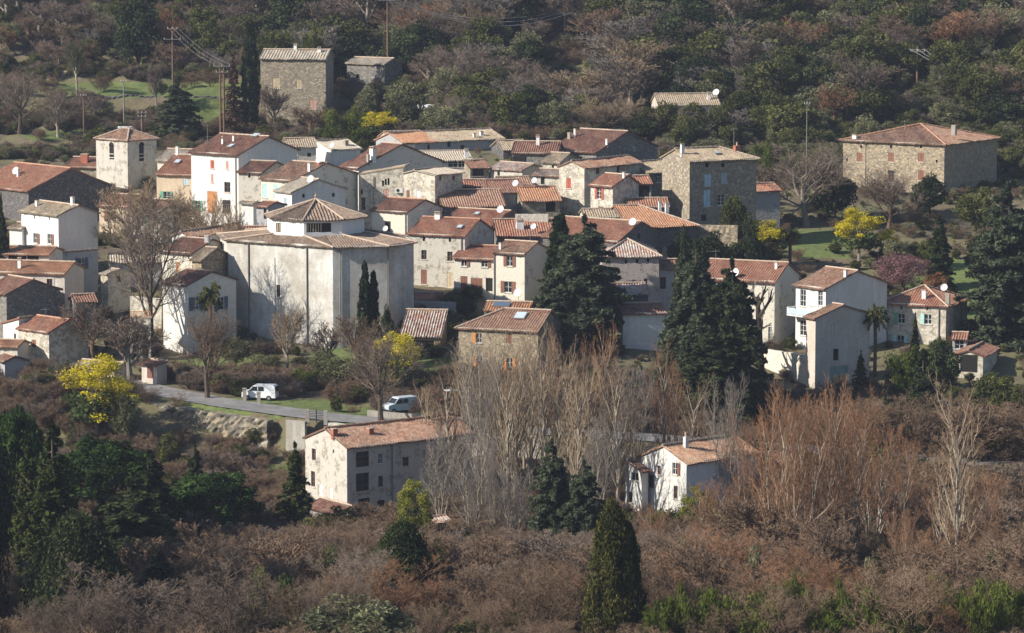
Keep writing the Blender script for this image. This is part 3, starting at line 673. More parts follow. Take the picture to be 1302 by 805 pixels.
v10b = H('house', 'terrace house with white balcony wall and pale rendered pillars', 8, 538, 528, 600, 204, d=6, roof='shed', pitch=9, wall='white', tile='tile_pale', cornice=False,
  wins=[('f', 576, 208, 1.6, 1.2, 'win'), ('f', 587, 208, 1.3, 1.2, 'win'), ('f', 560, 208, 1.2, 1.0, 'dark')], chims=[(593, 200, 1.0, .6, 'render_white', 'slab')])
H('house', 'small stone house with brown window and purple roof right of white terrace', 18, 536, 598, 622, 213, d=6, roof='gx', pitch=17, wall='stone_tan', tile='tile_dark', wins=[('f', 608, 219, 1.8, 1.2, 'winb')])
v30 = H('house', 'pale cream house with round white clock like disc in window', -32, 492, 473, 518, 269, side=562, pitch=17, wall='cream', tile='tile_dark', over=.35, ridge='mortar_red', wins=[('f', 493, 289, 1.0, 1.7, 'dark')], pipes=[('f', 516, 275, 300)])
v26 = H('house', 'blue grey house with green shuttered window and brown roof', -30, 510, 612, 625, 244, side=667, roof='gx', pitch=18, wall='grey_plaster', tile='tile_dark', wins=[('r', 660, 253, .9, 1.4, 'shut:shutter_green')]) if False else \
  H('house', 'blue grey house with green shuttered window and brown roof', 14, 510, 618, 668, 244, d=9, roof='gx', pitch=17, wall='grey_plaster', tile='tile_dark', wins=[('f', 659, 254, .8, 1.3, 'shut:shutter_green')])
v25 = H('house', 'low house with clean bright orange roof beside the cream gable', 10, 507, 664, 712, 254, d=9, pitch=18, wall='stone_tan', tile='tile_orange', ridge='mortar_red', over=.5, wins=[('f', 700, 262, 1.4, 1.7, 'dark')])
v27 = H('house', 'house with wide mottled grey brown roof in the village centre', 8, 500, 563, 642, 262, d=13, pitch=15, wall='stone_grey', tile='tile_old', cornice=False)
v15 = H('house', 'cream stone house with one red window on its sunlit gable', -40, 513, 711, 743, 213, side=815, roof='gy', pitch=20, wall='stone_cream', tile='tile_old', over=.35, wins=[('f', 723, 233, .9, 1.5, 'shut:shutter_red'), ('r', 760, 217, .8, 1.0, 'winb'), ('r', 786, 216, .7, 1.0, 'dark')])
v16 = H('house', 'stone fronted house with red shutters and pale side wall', -44, 500, 751, 779, 236, side=812, pitch=22, apex=.6, wall='stone_cream', tile='tile_red', over=.45, wins=[('f', 762, 246, .8, 1.6, 'open:shutter_red'), ('f', 764, 269, 1.0, 1.4, 'dark')], chims=[(796, 226, .7, .35, 'render_white', 'flat')])
H('house', 'small veranda house with dark opening under red roof, beside stone house', 8, 508, 811, 828, 233, d=6, pitch=16, wall='grey_plaster', tile='tile_red', wins=[('f', 819, 244, 1.6, 1.8, 'dark')])
v19 = H('house', 'house with big orange red roof and dark ivy wall right of centre', 16, 488, 800, 886, 288, d=13, roof='hipr', pitch=20, wall='stone_dark', tile='tile_orange', cornice=False, chims=[(839, 264, .8, .4, 'render_white', 'flat'), (848, 266, .8, .5, 'render_white', 'flat')])
v20 = H('house', 'dark stone gabled house with long red roof behind the cedar', -34, 470, 690, 786, 306, side=842, pitch=21, wall='stone_dark', tile='tile_red', over=.3, wins=[('r', 812, 300, .6, .6, 'sm')])
v33 = H('house', 'low house with red roof and square white chimney left of the cypress', 6, 487, 632, 720, 299, d=10, pitch=19, wall='stone_grey', tile='tile_red', chims=[(661, 290, 1.0, 1.0, 'render_white', 'slab')])
v28 = H('house', 'house with red brown roof and skylight behind the white shuttered row', -30, 491, 560, 625, 287, side=672, pitch=18, wall='stone_dark', tile='tile_red', ridge='mortar', over=.35)
skylight(v28, 607, 272, .8, .8)
v29 = H('house', 'stone house with red roof and four windows right of the church', -24, 477, 520, 591, 299, side=627, pitch=21, wall='stone_pale', tile='tile_red', ridge='mortar_red', over=.4,
  wins=[('f', 539, 304, .35, .6, 'sm'), ('f', 572, 305, .35, .6, 'sm'), ('f', 539, 324, .8, 1.3, 'winb'), ('f', 572, 326, .8, 1.3, 'winb'), ('f', 539, 352, .9, 2.0, 'shut:shutter_brown'), ('f', 572, 356, .9, 2.0, 'shut:shutter_beige')],
  chims=[(557, 277, .5, .8, 'render_white', 'slab')], pipes=[('f', 587, 305, 360)])
skylight(v29, 585, 289, .8, .9)
v31 = H('house', 'white terraced house with brown shutters and low red roof', -20, 473, 577, 631, 329, d=8, pitch=18, wall='cream', tile='tile_red', ridge='mortar_red',
  wins=[('f', 590, 334.5, .8, .9, 'openr:shutter_brown'), ('f', 616, 335, .9, 1.0, 'openr:shutter_brown'), ('f', 590, 361, 1.0, 2.1, 'shut:shutter_brown'), ('f', 606, 363, 1.7, 2.0, 'shut:shutter_brown'), ('f', 622, 362, 1.0, 1.8, 'dark')])
v32 = H('house', 'white house with red brown shutters and mauve side wall beside the cypress', -30, 470, 628, 667, 322, side=698, pitch=20, wall='cream', tile='tile_old', over=.4,
  wins=[('f', 648, 332, .9, 1.4, 'open:shutter_brown'), ('f', 646, 365, 1.1, 1.5, 'open:shutter_brown')], chims=[(636, 317, .8, .3, 'render_white', 'flat')], pipes=[('f', 629, 325, 370)])
v21 = H('house', 'tall plain house with hip roof of broken tiles behind the cedars', 4, 466, 766, 838, 325, d=10, roof='hip', pitch=19, wall='pink', tile='tile_ruin', over=.4, wins=[('f', 796, 333, .35, .5, 'sm'), ('f', 810, 332, .35, .5, 'sm'), ('f', 824, 331, .35, .5, 'sm'), ('f', 806, 361, .5, 1.0, 'winb'), ('f', 821, 360, .5, 1.2, 'winb')])
H('house', 'slim house with small rusty roof tucked between cedar and hip roof', 5, 468, 836, 868, 341, d=6, pitch=16, wall='grey_plaster', tile='tile_dark', wins=[('f', 843, 360, .8, 1.6, 'winb')])
H('shed', 'low outbuilding with broken pinkish tiles in front of the hip roof house', 8, 455, 772, 824, 373, d=6, roof='gx', pitch=18, wall='stone_dark', tile='tile_ruin', cornice=False)
H('shed', 'little white walled outhouse with sloping dark roof behind the big cedar', 12, 450, 792, 846, 398, d=6, roof='gx', pitch=16, wall='white', tile='tile_dark')
# left of the church
H('house', 'small house with ribbed brown roof and white gable left of the lantern', -30, 474, 219, 241, 300, side=312, roof='gy', pitch=20, wall='white', tile='tile_old', amp=.09, per=.7, cornice=False)
l10 = H('house', 'cream house with dark gutter line beside the plane tree', -32, 462, 206, 244, 321, side=296, pitch=17, wall='cream', tile='tile_dark', over=.45, wins=[('f', 226, 342, .6, 1.9, 'shut:wood_orange'), ('f', 221, 326, .25, .5, 'sm'), ('f', 240, 327, .25, .5, 'sm')], chims=[(271, 308, .8, .7, 'grey_plaster', 'flat')])
H('house', 'rough stone gable standing against the church wall', -30, 457, 244, 256, 330, side=294, roof='gx', pitch=20, wall='stone_warm', tile='tile_tan', cornice=False)
l12 = H('house', 'white house with blue grey shutters left of the church, palm in front', -40, 450, 207, 238, 362, side=300, roof='gx', pitch=17, wall='white', tile='tile_dark', over=.35, wins=[('r', 249, 386, 1.2, 1.7, 'open:shutter_navy'), ('r', 281, 386, 1.2, 1.7, 'open:shutter_navy')])
# right group
r1 = H('house', 'long cream house with red roof and white balcony side, right of the cedars', -24, 462, 888, 985, 357, side=1016, pitch=22, wall='cream', tile='tile_red', ridge='mortar', over=.5, wins=[('f', 979, 427, .5, 2.4, 'win'), ('f', 905, 370, 1.0, 1.4, 'win')], chims=[(987, 341, .7, .35, 'render_white', 'flat')])
r1d = H('house', 'house with white balcony and shaded plaster gable, right of long cream house', -52, 458, 1012, 1050, 366, side=1128, pitch=19, wall='white', tile='tile_old', over=.5,
  wins=[('f', 1021, 379, 1.1, 2.2, 'win'), ('f', 1033, 379, .9, 2.0, 'shut:render_white'), ('f', 1043, 379, .9, 2.0, 'win'), ('f', 1021, 417, 1.2, 2.0, 'win')], chims=[(1077, 352, .8, .4, 'render_white', 'flat')])
r1e = H('house', 'plain plaster gable house with green garage door, lower right', -56, 444, 1025, 1037, 404, side=1106, pitch=17, wall='buff', tile='tile_old', over=.4,
  wins=[('r', 1061, 418, 1.3, 1.9, 'shut:frame_stone'), ('r', 1063, 451, .9, 1.5, 'dark'), ('r', 1067, 476, 3.0, 2.2, 'garage:garage_green')])
r2 = H('house', 'white stone house with turquoise shutters and hip roof among trees, right', -24, 462, 1120, 1203, 388, side=1230, roof='hip', pitch=22, wall='stone_cream', tile='tile_red', over=.45,
  wins=[('f', 1146, 405, 1.0, 1.3, 'openl:shutter_green'), ('f', 1180, 406, 1.0, 1.3, 'openl:shutter_turquoise'), ('f', 1145, 433, 1.0, 1.4, 'open:shutter_turquoise'), ('f', 1146, 391.5, .3, .4, 'sm'), ('f', 1179, 392.5, .3, .4, 'sm'), ('f', 1127, 423, .3, .4, 'sm')],
  chims=[(1175, 379, 1.0, .55, 'render_white', 'flat'), (1205, 383, .9, .55, 'concrete', 'flat')], pipes=[('f', 1194, 395, 420)])
H('shed', 'small open fronted shed with white gable near the right edge', -20, 448, 1212, 1250, 452, side=1268, roof='gy', pitch=17, wall='stone_cream', tile='tile_dark', cornice=False, wins=[('f', 1232, 462, 2.2, 2.2, 'dark')])
# front houses
d2 = H('house', 'square stone house with bright orange shutters in front of the cedar', -20, 440, 583, 684, 420, d=9, roof='hipl', pitch=24, wall='stone_warm', tile='tile_old', over=.4,
  wins=[('f', 609, 430, .8, 1.2, 'openl:shutter_orange'), ('f', 647, 431, .8, 1.2, 'shut:shutter_brown'), ('f', 610, 462, .8, 1.7, 'openl:shutter_orange'), ('f', 648, 464, .8, 1.7, 'open:shutter_orange')])
skylight(d2, 662, 402, 1.5, 1.6, 'glass_sky')
d5 = H('shed', 'low shed with orange roof and solar panel above square stone house', -10, 454, 616, 672, 394, d=5, pitch=16, wall='stone_tan', tile='tile_orange', cornice=False)
skylight(d5, 638, 388, 2.2, 1.4, 'solar')
H('shed', 'open garden shed with old red and white tiled roof', -8, 448, 510, 560, 426, d=5, roof='shed', pitch=27, wall='wood', tile='tile_ruin', cornice=False, amp=.08, wins=[('f', 535, 440, 3.4, 1.4, 'dark')])
d1 = H('farmhouse', 'long old stone farmhouse in the valley with sunlit gable and dark windows', 36, 377, 441, 602, 568, side=388, pitch=20, wall='stone_pale', tile='tile_old', over=.35, ridge='mortar_red',
  wins=[('l', 399, 578, .8, 1.3, 'winb'), ('l', 398, 609, .8, 1.7, 'winb'), ('l', 408, 624, .7, 1.4, 'shut:render_white'), ('l', 421, 627, .7, 1.2, 'shut:render_white'), ('l', 424, 574, .3, .4, 'sm'),
        ('f', 461, 584, 1.7, 1.7, 'winb'), ('f', 461, 613, 1.7, 2.0, 'winb'), ('f', 484, 583, .6, 1.2, 'win'), ('f', 484, 612, .6, 1.2, 'winb'), ('f', 463, 644, 1.5, 1.8, 'dark'), ('f', 485, 643, 1.0, 1.2, 'dark'), ('f', 516, 587, .8, 1.0, 'winb'), ('f', 580, 613, 1.2, 1.3, 'win'), ('f', 595, 613, 1.0, 1.3, 'win')],
  chims=[(424, 553, .6, .6, 'brick', 'flat'), (471, 551, .5, .6, 'brick', 'flat')], pipes=[('f', 498, 575, 650)])
H('shed', 'lean-to shed with rusty roof against the sunlit gable of valley farmhouse', 36, 367, 430, 446, 652, side=392, roof='shedl', pitch=20, wall='stone_grey', tile='tile_dark', cornice=False)
H('shed', 'small stone hut below the mimosa near the valley farmhouse', 30, 368, 546, 572, 664, side=532, roof='gx', pitch=14, wall='stone_grey', tile='tile_ruin', cornice=False)
d3 = H('house', 'white gabled house with orange roof among bare poplars, lower right', 43, 376, 873, 962, 588, side=815, pitch=23, wall='white', tile='tile_salmon', over=.4,
  wins=[('l', 858, 596, .8, 1.3, 'openr:shutter_brown'), ('l', 859, 626, .6, 1.4, 'winb'), ('l', 828, 612, .8, 1.5, 'winb'), ('l', 838, 598, .5, 1.0, 'winb'), ('f', 934, 607, .7, 1.2, 'win')], chims=[(872, 568, 1.1, .5, 'render_white', 'pot')])
H('house', 'low white annex with brown lean-to roof left of the white gabled house', 43, 379, 816, 824, 598, side=795, roof='shed', pitch=20, wall='white', tile='tile_dark', cornice=False, wins=[('l', 807, 606, 1.2, .9, 'win'), ('l', 802, 632, .6, 1.2, 'winb')])
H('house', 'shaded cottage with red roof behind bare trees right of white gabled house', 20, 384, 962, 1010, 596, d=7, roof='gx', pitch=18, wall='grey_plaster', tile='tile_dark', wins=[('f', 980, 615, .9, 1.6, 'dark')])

# infill between the bigger houses
H('house', 'shaded terrace room with flat roof under the house with four windows', -4, 468, 524, 557, 381, d=5, roof='shed', pitch=4, wall='grey_plaster', tile='tile_dark', cornice=False, wins=[('f', 540, 392, 3.2, 1.4, 'dark')])
H('house', 'small annex with rusty roof between mauve wall and tall cypress', -10, 475, 676, 706, 337, d=5, pitch=16, wall='grey_plaster', tile='tile_red', wins=[('f', 684, 350, .9, 1.4, 'dark')])
H('house', 'small red roof wedged behind the mottled grey brown roof', 5, 512, 584, 617, 236, d=5, pitch=15, wall='stone_grey', tile='tile_red')
H('ruin', 'crumbling stone walled house with patchy roof left of the cream gable', -22, 520, 678, 712, 223, d=6, pitch=12, wall='stone_cream', tile='tile_ruin', cornice=False, wins=[('f', 690, 230, .6, 1, 'dark')])
H('house', 'low stone terrace building under the house with red shutters', 6, 492, 744, 800, 275, d=6, pitch=14, wall='stone_cream', tile='tile_tan', wins=[('f', 760, 282, .8, 1, 'dark')])
H('house', 'reddish roofed house hidden by the tan bare tree below the tower', -22, 512, 126, 168, 262, d=8, pitch=18, wall='peach', tile='tile_red', wins=[('f', 140, 275, .9, 1.4, 'open:shutter_brown')])
H('house', 'cream house behind bare trees between tower and pinkish house', -26, 506, 166, 205, 268, d=8, pitch=17, wall='cream', tile='tile_old', wins=[('f', 182, 280, .9, 1.4, 'open:shutter_green')])
H('house', 'long low roof behind the huge bare plane tree', 8, 482, 140, 204, 333, d=6, pitch=15, wall='grey_plaster', tile='tile_pale')
H('house', 'narrow white outhouse left of the white house with brown shutters', -30, 488, 12, 28, 290, d=4, pitch=15, wall='white', tile='tile_tan')
H('shed', 'stone shed with dark roof lost in brush below the lean-to shed', 18, 457, 96, 122, 383, d=4, pitch=18, wall='stone_grey', tile='tile_dark', cornice=False)
H('shed', 'orange roofed shed between grey corner shed and red roofed cottage', -14, 442, -8, 22, 440, d=4, pitch=14, wall='cream', tile='tile_orange')
H('house', 'upper pale roofed house behind the two tone red roof', -20, 540, 200, 238, 204, d=8, pitch=19, wall='cream', tile='tile_pale')
H('house', 'little house with grey tan roof against the white house with blue shutters', -36, 455, 226, 243, 350, side=263, pitch=16, wall='stone_cream', tile='tile_tan', cornice=False)
H('shed', 'glazed shed with rusty roof beside the turquoise shuttered house', -10, 456, 1211, 1229, 430, d=4, pitch=14, wall='grey_plaster', tile='tile_red', wins=[('f', 1220, 438, 1.2, 1.2, 'win')])
H('house', 'small brown roofed house in the gap behind the blue grey house', 10, 519, 636, 676, 234, d=6, pitch=15, wall='stone_tan', tile='tile_old', wins=[('f', 650, 240, .7, .9, 'dark')])
H('house', 'low back row house with orange roof behind the terrace house', 20, 572, 496, 540, 176, d=6, pitch=17, wall='white', tile='tile_orange')
H('house', 'plain house with red roof filling the gap behind the orange red roof', 4, 499, 800, 850, 262, d=6, pitch=16, wall='stone_grey', tile='tile_red')
H('house', 'grey house with brown roof in shade left of the pruned tree', -8, 470, 845, 890, 362, d=6, pitch=17, wall='grey_plaster', tile='tile_old', wins=[('f', 856, 375, .8, 1.2, 'winb')])

# ---------------------------------------------------------------- bell tower
tw = H('bell_tower', 'square stone bell tower with tiled pyramid roof', -43, 545, 122, 162, 178, side=199, roof='hip', pitch=26, wall='stone_pale', tile='tile_old', over=.3, cat='tower',
  wins=[('f', 142, 193, 1.1, 2.4, 'dark'), ('r', 180, 195, 1.0, 2.4, 'dark')])
for fk, u in (('f', 142), ('r', 180)):
    f = tw['FACES'][fk]; r = tw['MI'] @ ray(u, 193); o = tw['MI'] @ (-tw['base']); t = (f.o - o).dot(f.n) / r.dot(f.n); q = o + r * t; s_ = (q - f.o).dot(f.s)
    for k in range(2):
        b = MB(); b.obox(f.p(s_ - .55, q.z - .95 + k * .55, -.02), f.s * 1.1, f.n * .10, Vector((0, 0, .12))); b.build('louvre', 'frame_stone', tw['root'])
    b = MB()
    for k in range(9):
        th0, th1 = math.pi * k / 9, math.pi * (k + 1) / 9
        A = f.p(s_ + .62 * math.cos(th0), q.z + .9 + .62 * math.sin(th0), .0); B = f.p(s_ + .62 * math.cos(th1), q.z + .9 + .62 * math.sin(th1), .0)
        A2 = f.p(s_ + .85 * math.cos(th0), q.z + .9 + .85 * math.sin(th0), .0); B2 = f.p(s_ + .85 * math.cos(th1), q.z + .9 + .85 * math.sin(th1), .0)
        b.quad(A + f.n * .05, B + f.n * .05, B2 + f.n * .05, A2 + f.n * .05); b.quad(A, B, B + f.n * .05, A + f.n * .05); b.quad(A2, B2, B2 + f.n * .05, A2 + f.n * .05)
    # dark half round of the arch over the square opening
    b.build('arch', 'frame_stone', tw['root'])
    b = MB(); b.quad(*[f.p(s_ + .6 * math.cos(math.pi * k / 12), q.z + .95 + .6 * math.sin(math.pi * k / 12), .015) for k in range(13)]); b.build('arch_opening', 'dark_inside', tw['root'])

# ---------------------------------------------------------------- the church: long octagon with a lantern
def dirv(a): return Vector((math.cos(R(a)), math.sin(R(a)), 0))
tiles('tile_church', [(.18, .12, .09), (.26, .175, .13), (.33, .235, .175), (.21, .145, .11)], (.35, .29, .22), .55)
def church():
    B = P(423, 313, 452)
    def solve(N, u, dr):
        k = (u - 651) / F; DN = N.y * CP - N.z * SP
        return (k * DN - N.x) / (dr.x - k * dr.y * CP)
    A = B + dirv(-33) * solve(B, 290, dirv(-33))
    C = B + dirv(12) * solve(B, 492, dirv(12))
    Dp = C + dirv(57) * solve(C, 526, dirv(57))
    E = Dp + dirv(102) * 8.0
    chain = [A, B, C, Dp, E]; offs = [chain[i + 1] - chain[i] for i in range(4)]
    pts = chain[:]
    for o_ in offs[:3]: pts.append(pts[-1] - o_)
    cen = (A + E) / 2; cen.z = 0
    ze = B.z; gz = min(Tz(p.x, p.y) for p in pts) - .5
    root = empty('church', Vector((cen.x, cen.y, gz)), 0, 'big pale octagonal church with a lantern storey and tiled roofs', 'church')
    L = [Vector((p.x - cen.x, p.y - cen.y, 0)) for p in pts]; Hw = ze - gz
    wb = MB(); rb = MB(); cb = MB(); n = 8
    zl = P(406, 300, 457).z - gz          # where the lantern stands on the roof
    zt = P(406, 281, 455).z - gz          # lantern eaves
    Rl = 6.55
    ang = [12 - 90 - 22.5 + 45 * k for k in range(-1, 7)]
    lan = [Vector((Rl * math.cos(R(a)), Rl * math.sin(R(a)), 0)) for a in ang]
    up = Vector((0, 0, 1))
    def out(poly, i, d): 
        p = poly[i]; return p * (1 + d / p.length)
    for i in range(n):
        j = (i + 1) % n
        f = Face(L[i], (L[j] - L[i]).normalized(), (L[j] - L[i]).length)
        holes = []
        if i == 0:
            # slit window with pinkish shutter
            r = ray(354, 370); o = -Vector((cen.x, cen.y, gz)); t = (f.o - o).dot(f.n) / r.dot(f.n); q = o + r * t; s_ = (q - f.o).dot(f.s)
            h_ = add_window(root, f, s_, q.z, .6, 1.6, 'winb', Hw); holes.append(h_)
            # pilaster joints
            for u in (317, 391):
                r = ray(u, 380); t = (f.o - o).dot(f.n) / r.dot(f.n); s_ = (o + r * t - f.o).dot(f.s)
                pm = MB(); pm.tube([f.p(s_, .5, .13), f.p(s_, Hw - .4, .13)], .085, 6); pm.build('drainpipe', 'pipe', root)
            r = ray(350, 380); t = (f.o - o).dot(f.n) / r.dot(f.n); s_ = (o + r * t - f.o).dot(f.s)
            pm = MB(); pm.tube([f.p(s_, .5, .06), f.p(s_, Hw - 2, .06)], .03, 5); pm.build('conductor', 'pipe', root)
        if i in (1, 2):
            pm = MB(); s_ = .9 if i == 1 else .1; pm.tube([f.p(s_, .5, .13), f.p(s_, Hw - .4, .13)], .085, 6); pm.build('drainpipe', 'pipe', root)
        wall_face(wb, f, 0, Hw, holes)
        # lower roof
        a_, b_ = out(L, i, .55) + up * (Hw - .14), out(L, j, .55) + up * (Hw - .14)
        c_, d_ = lan[j] + up * zl, lan[i] + up * zl
        panel(rb, a_, b_, c_, d_, .35, .04)
        nn_ = int((d_ - a_).length / .4); pl = [a_.lerp(d_, k / nn_) + up * .05 for k in range(nn_ + 1)]
        cb.tube(pl, [.13 + .02 * (k % 2) for k in range(nn_ + 1)], 6)
    for i in range(n):
        j = (i + 1) % n; f = Face(L[i], (L[j] - L[i]).normalized(), (L[j] - L[i]).length)
        cc = MB()
        f.box(cc, -.05, f.S + .05, Hw - .34, Hw - .22, .003, .12); f.box(cc, -.08, f.S + .08, Hw - .22, Hw - .1, .003, .28)
        cc.build('cornice', 'church', root)
    wb.build('wall', 'church', root)
    lr = rb.build('roof', 'tile_church', root)
    cb.build('ridge_cap', 'mortar', lr)
    lw = MB(); lroof = MB(); caps = MB()
    apex = up * (P(405, 254, 463).z - gz)
    lant = None
    for i in range(n):
        j = (i + 1) % n; f = Face(lan[i], (lan[j] - lan[i]).normalized(), (lan[j] - lan[i]).length)
        hole = []
        if i == 1: hole = [(.35, 3.6, zt - 1.75, zt - .55)]
        if i == 0: hole = [(.5, 1.3, zt - 1.9, zt - .7)]
        wall_face(lw, f, zl - 1.2, zt, hole, .3)
        a_, b_ = out(lan, i, .45) + up * (zt - .12), out(lan, j, .45) + up * (zt - .12)
        panel(lroof, a_, b_, apex, apex, .42, .08)
        nn_ = int((apex - a_).length / .4); pl = [a_.lerp(apex, k / nn_) + up * .06 for k in range(nn_ + 1)]
        caps.tube(pl, [.13 + .02 * (k % 2) for k in range(nn_ + 1)], 6)
    lant = lw.build('lantern', 'church_white', root)
    o_ = lroof.build('lantern_roof', 'tile_church', lant)
    for i in (0, 1):
        j = i + 1; f = Face(lan[i], (lan[j] - lan[i]).normalized(), (lan[j] - lan[i]).length)
        s0, s1 = (.35, 3.6) if i == 1 else (.5, 1.3); b0, b1 = (zt - 1.75, zt - .55) if i == 1 else (zt - 1.9, zt - .7)
        g_ = MB(); f.box(g_, s0, s1, b0, b1, -.34, -.3); g_.build('window', 'dark_inside', lant)
        g_ = MB(); k = s0 + .15
        while k < s0 + (s1 - s0) * .62: f.box(g_, k, k + .12, b0 + .1, b1 - .05, -.2, -.12); k += .34
        g_.build('louvre', 'shutter_beige', lant)
    caps.lathe([(.14, 0), (.1, .3), (.2, .45), (.05, .62), (.02, 1.0)], tuple(apex), 8)
    caps.build('ridge_cap', 'mortar', lant)
    return root
church()
# things on the roofs
dish(v8, 422, 196, 'satellite dish on the sunlit white gable of the back row house', .5, .6)
dish(v6b, 421, 212, 'satellite dish on long low roof above the blue grey gable', .5, .8)
dish(v7, 414, 234, 'satellite dish on a pole at the peak of the blue grey gable', .55, .4)
dish(v25, 680, 238, 'satellite dish on the bright orange roof', .45, .9)
dish(v26, 656, 238, 'satellite dish at right end of the brown roof over the green shutter', .5, .5)
dish(v28, 637, 274, 'satellite dish on the red brown roof with skylight', .55, .8)
dish(v33, 679, 296, 'satellite dish beside the square white chimney left of the cypress', .45, .8)
dish(v20, 832, 290, 'satellite dish on the peak of the dark stone gable', .55, .6)
dish(r2, 1201, 372, 'satellite dish on the hip roof of the turquoise shuttered house', .5, .6)
dish(b3, 921, 124, 'satellite dish at the right end of the cottage roof in the scrub', .6, .8)
dish(v2, 21, 222, 'grey satellite dish on the big bright red roof at far left', .6, .5)
dish(r1, 935, 352, 'satellite dish on the red roof behind the dark cedars', .6, .5)
# ---------------------------------------------------------------- vegetation materials
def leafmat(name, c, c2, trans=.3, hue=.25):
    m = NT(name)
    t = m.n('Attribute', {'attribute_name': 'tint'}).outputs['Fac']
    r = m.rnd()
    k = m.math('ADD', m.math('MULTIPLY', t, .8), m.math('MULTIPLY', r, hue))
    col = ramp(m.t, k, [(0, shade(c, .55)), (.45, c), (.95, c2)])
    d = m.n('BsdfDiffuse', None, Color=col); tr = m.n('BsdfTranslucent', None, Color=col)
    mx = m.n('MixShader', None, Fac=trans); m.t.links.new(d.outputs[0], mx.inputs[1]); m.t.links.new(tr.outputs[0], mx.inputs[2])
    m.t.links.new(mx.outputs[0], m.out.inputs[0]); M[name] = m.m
def barkmat(name, c, c2, sc=2.0):
    m = NT(name); r = m.rnd(); o = m.obj()
    k = m.math('ADD', m.math('MULTIPLY', m.noise(o, sc, 5, .7), .8), m.math('MULTIPLY', r, .3))
    m.color(ramp(m.t, k, [(.25, c), (.85, c2)])); m.rough(.95); m.b.inputs['Specular IOR Level'].default_value = .05; M[name] = m.m
leafmat('leaf_oak', (.072, .08, .026), (.17, .17, .058)); leafmat('leaf_olive', (.12, .122, .06), (.25, .245, .135)); leafmat('leaf_cypress', (.022, .036, .016), (.06, .075, .028), .15)
leafmat('leaf_cypress_gold', (.04, .045, .014), (.12, .11, .035), .15)
leafmat('leaf_cedar', (.05, .065, .038), (.135, .155, .09), .25); leafmat('leaf_spruce', (.03, .045, .018), (.10, .115, .035), .15); leafmat('leaf_pine', (.024, .045, .014), (.085, .14, .035), .2)
leafmat('leaf_dark', (.036, .048, .022), (.09, .108, .045), .2)
leafmat('leaf_bamboo', (.085, .11, .022), (.24, .26, .065), .4); leafmat('leaf_yellow', (.55, .46, .03), (.95, .82, .08), .4, .15); leafmat('leaf_mimosa', (.07, .095, .035), (.15, .17, .06), .3)
leafmat('leaf_pale', (.14, .15, .075), (.30, .30, .17), .3); leafmat('leaf_rust', (.15, .075, .035), (.30, .15, .07), .3); leafmat('leaf_pink', (.15, .075, .075), (.32, .17, .18), .3); leafmat('leaf_brown', (.10, .055, .035), (.19, .11, .07), .2)
leafmat('leaf_yellowgreen', (.16, .17, .03), (.36, .34, .07), .35)
barkmat('twig_purple', (.105, .078, .06), (.24, .185, .145)); barkmat('twig_red', (.115, .078, .052), (.24, .165, .112)); barkmat('twig_tan', (.18, .125, .08), (.35, .265, .175))
barkmat('twig_grey', (.13, .11, .095), (.27, .235, .20)); barkmat('twig_orange', (.165, .088, .048), (.33, .185, .108))
barkmat('bark_dark', (.045, .035, .028), (.12, .095, .075), 3); barkmat('bark_grey', (.14, .12, .10), (.30, .27, .22), 3); barkmat('bark_pale', (.20, .165, .125), (.42, .36, .28), 3); barkmat('bark_brown', (.08, .05, .035), (.18, .12, .08), 3)

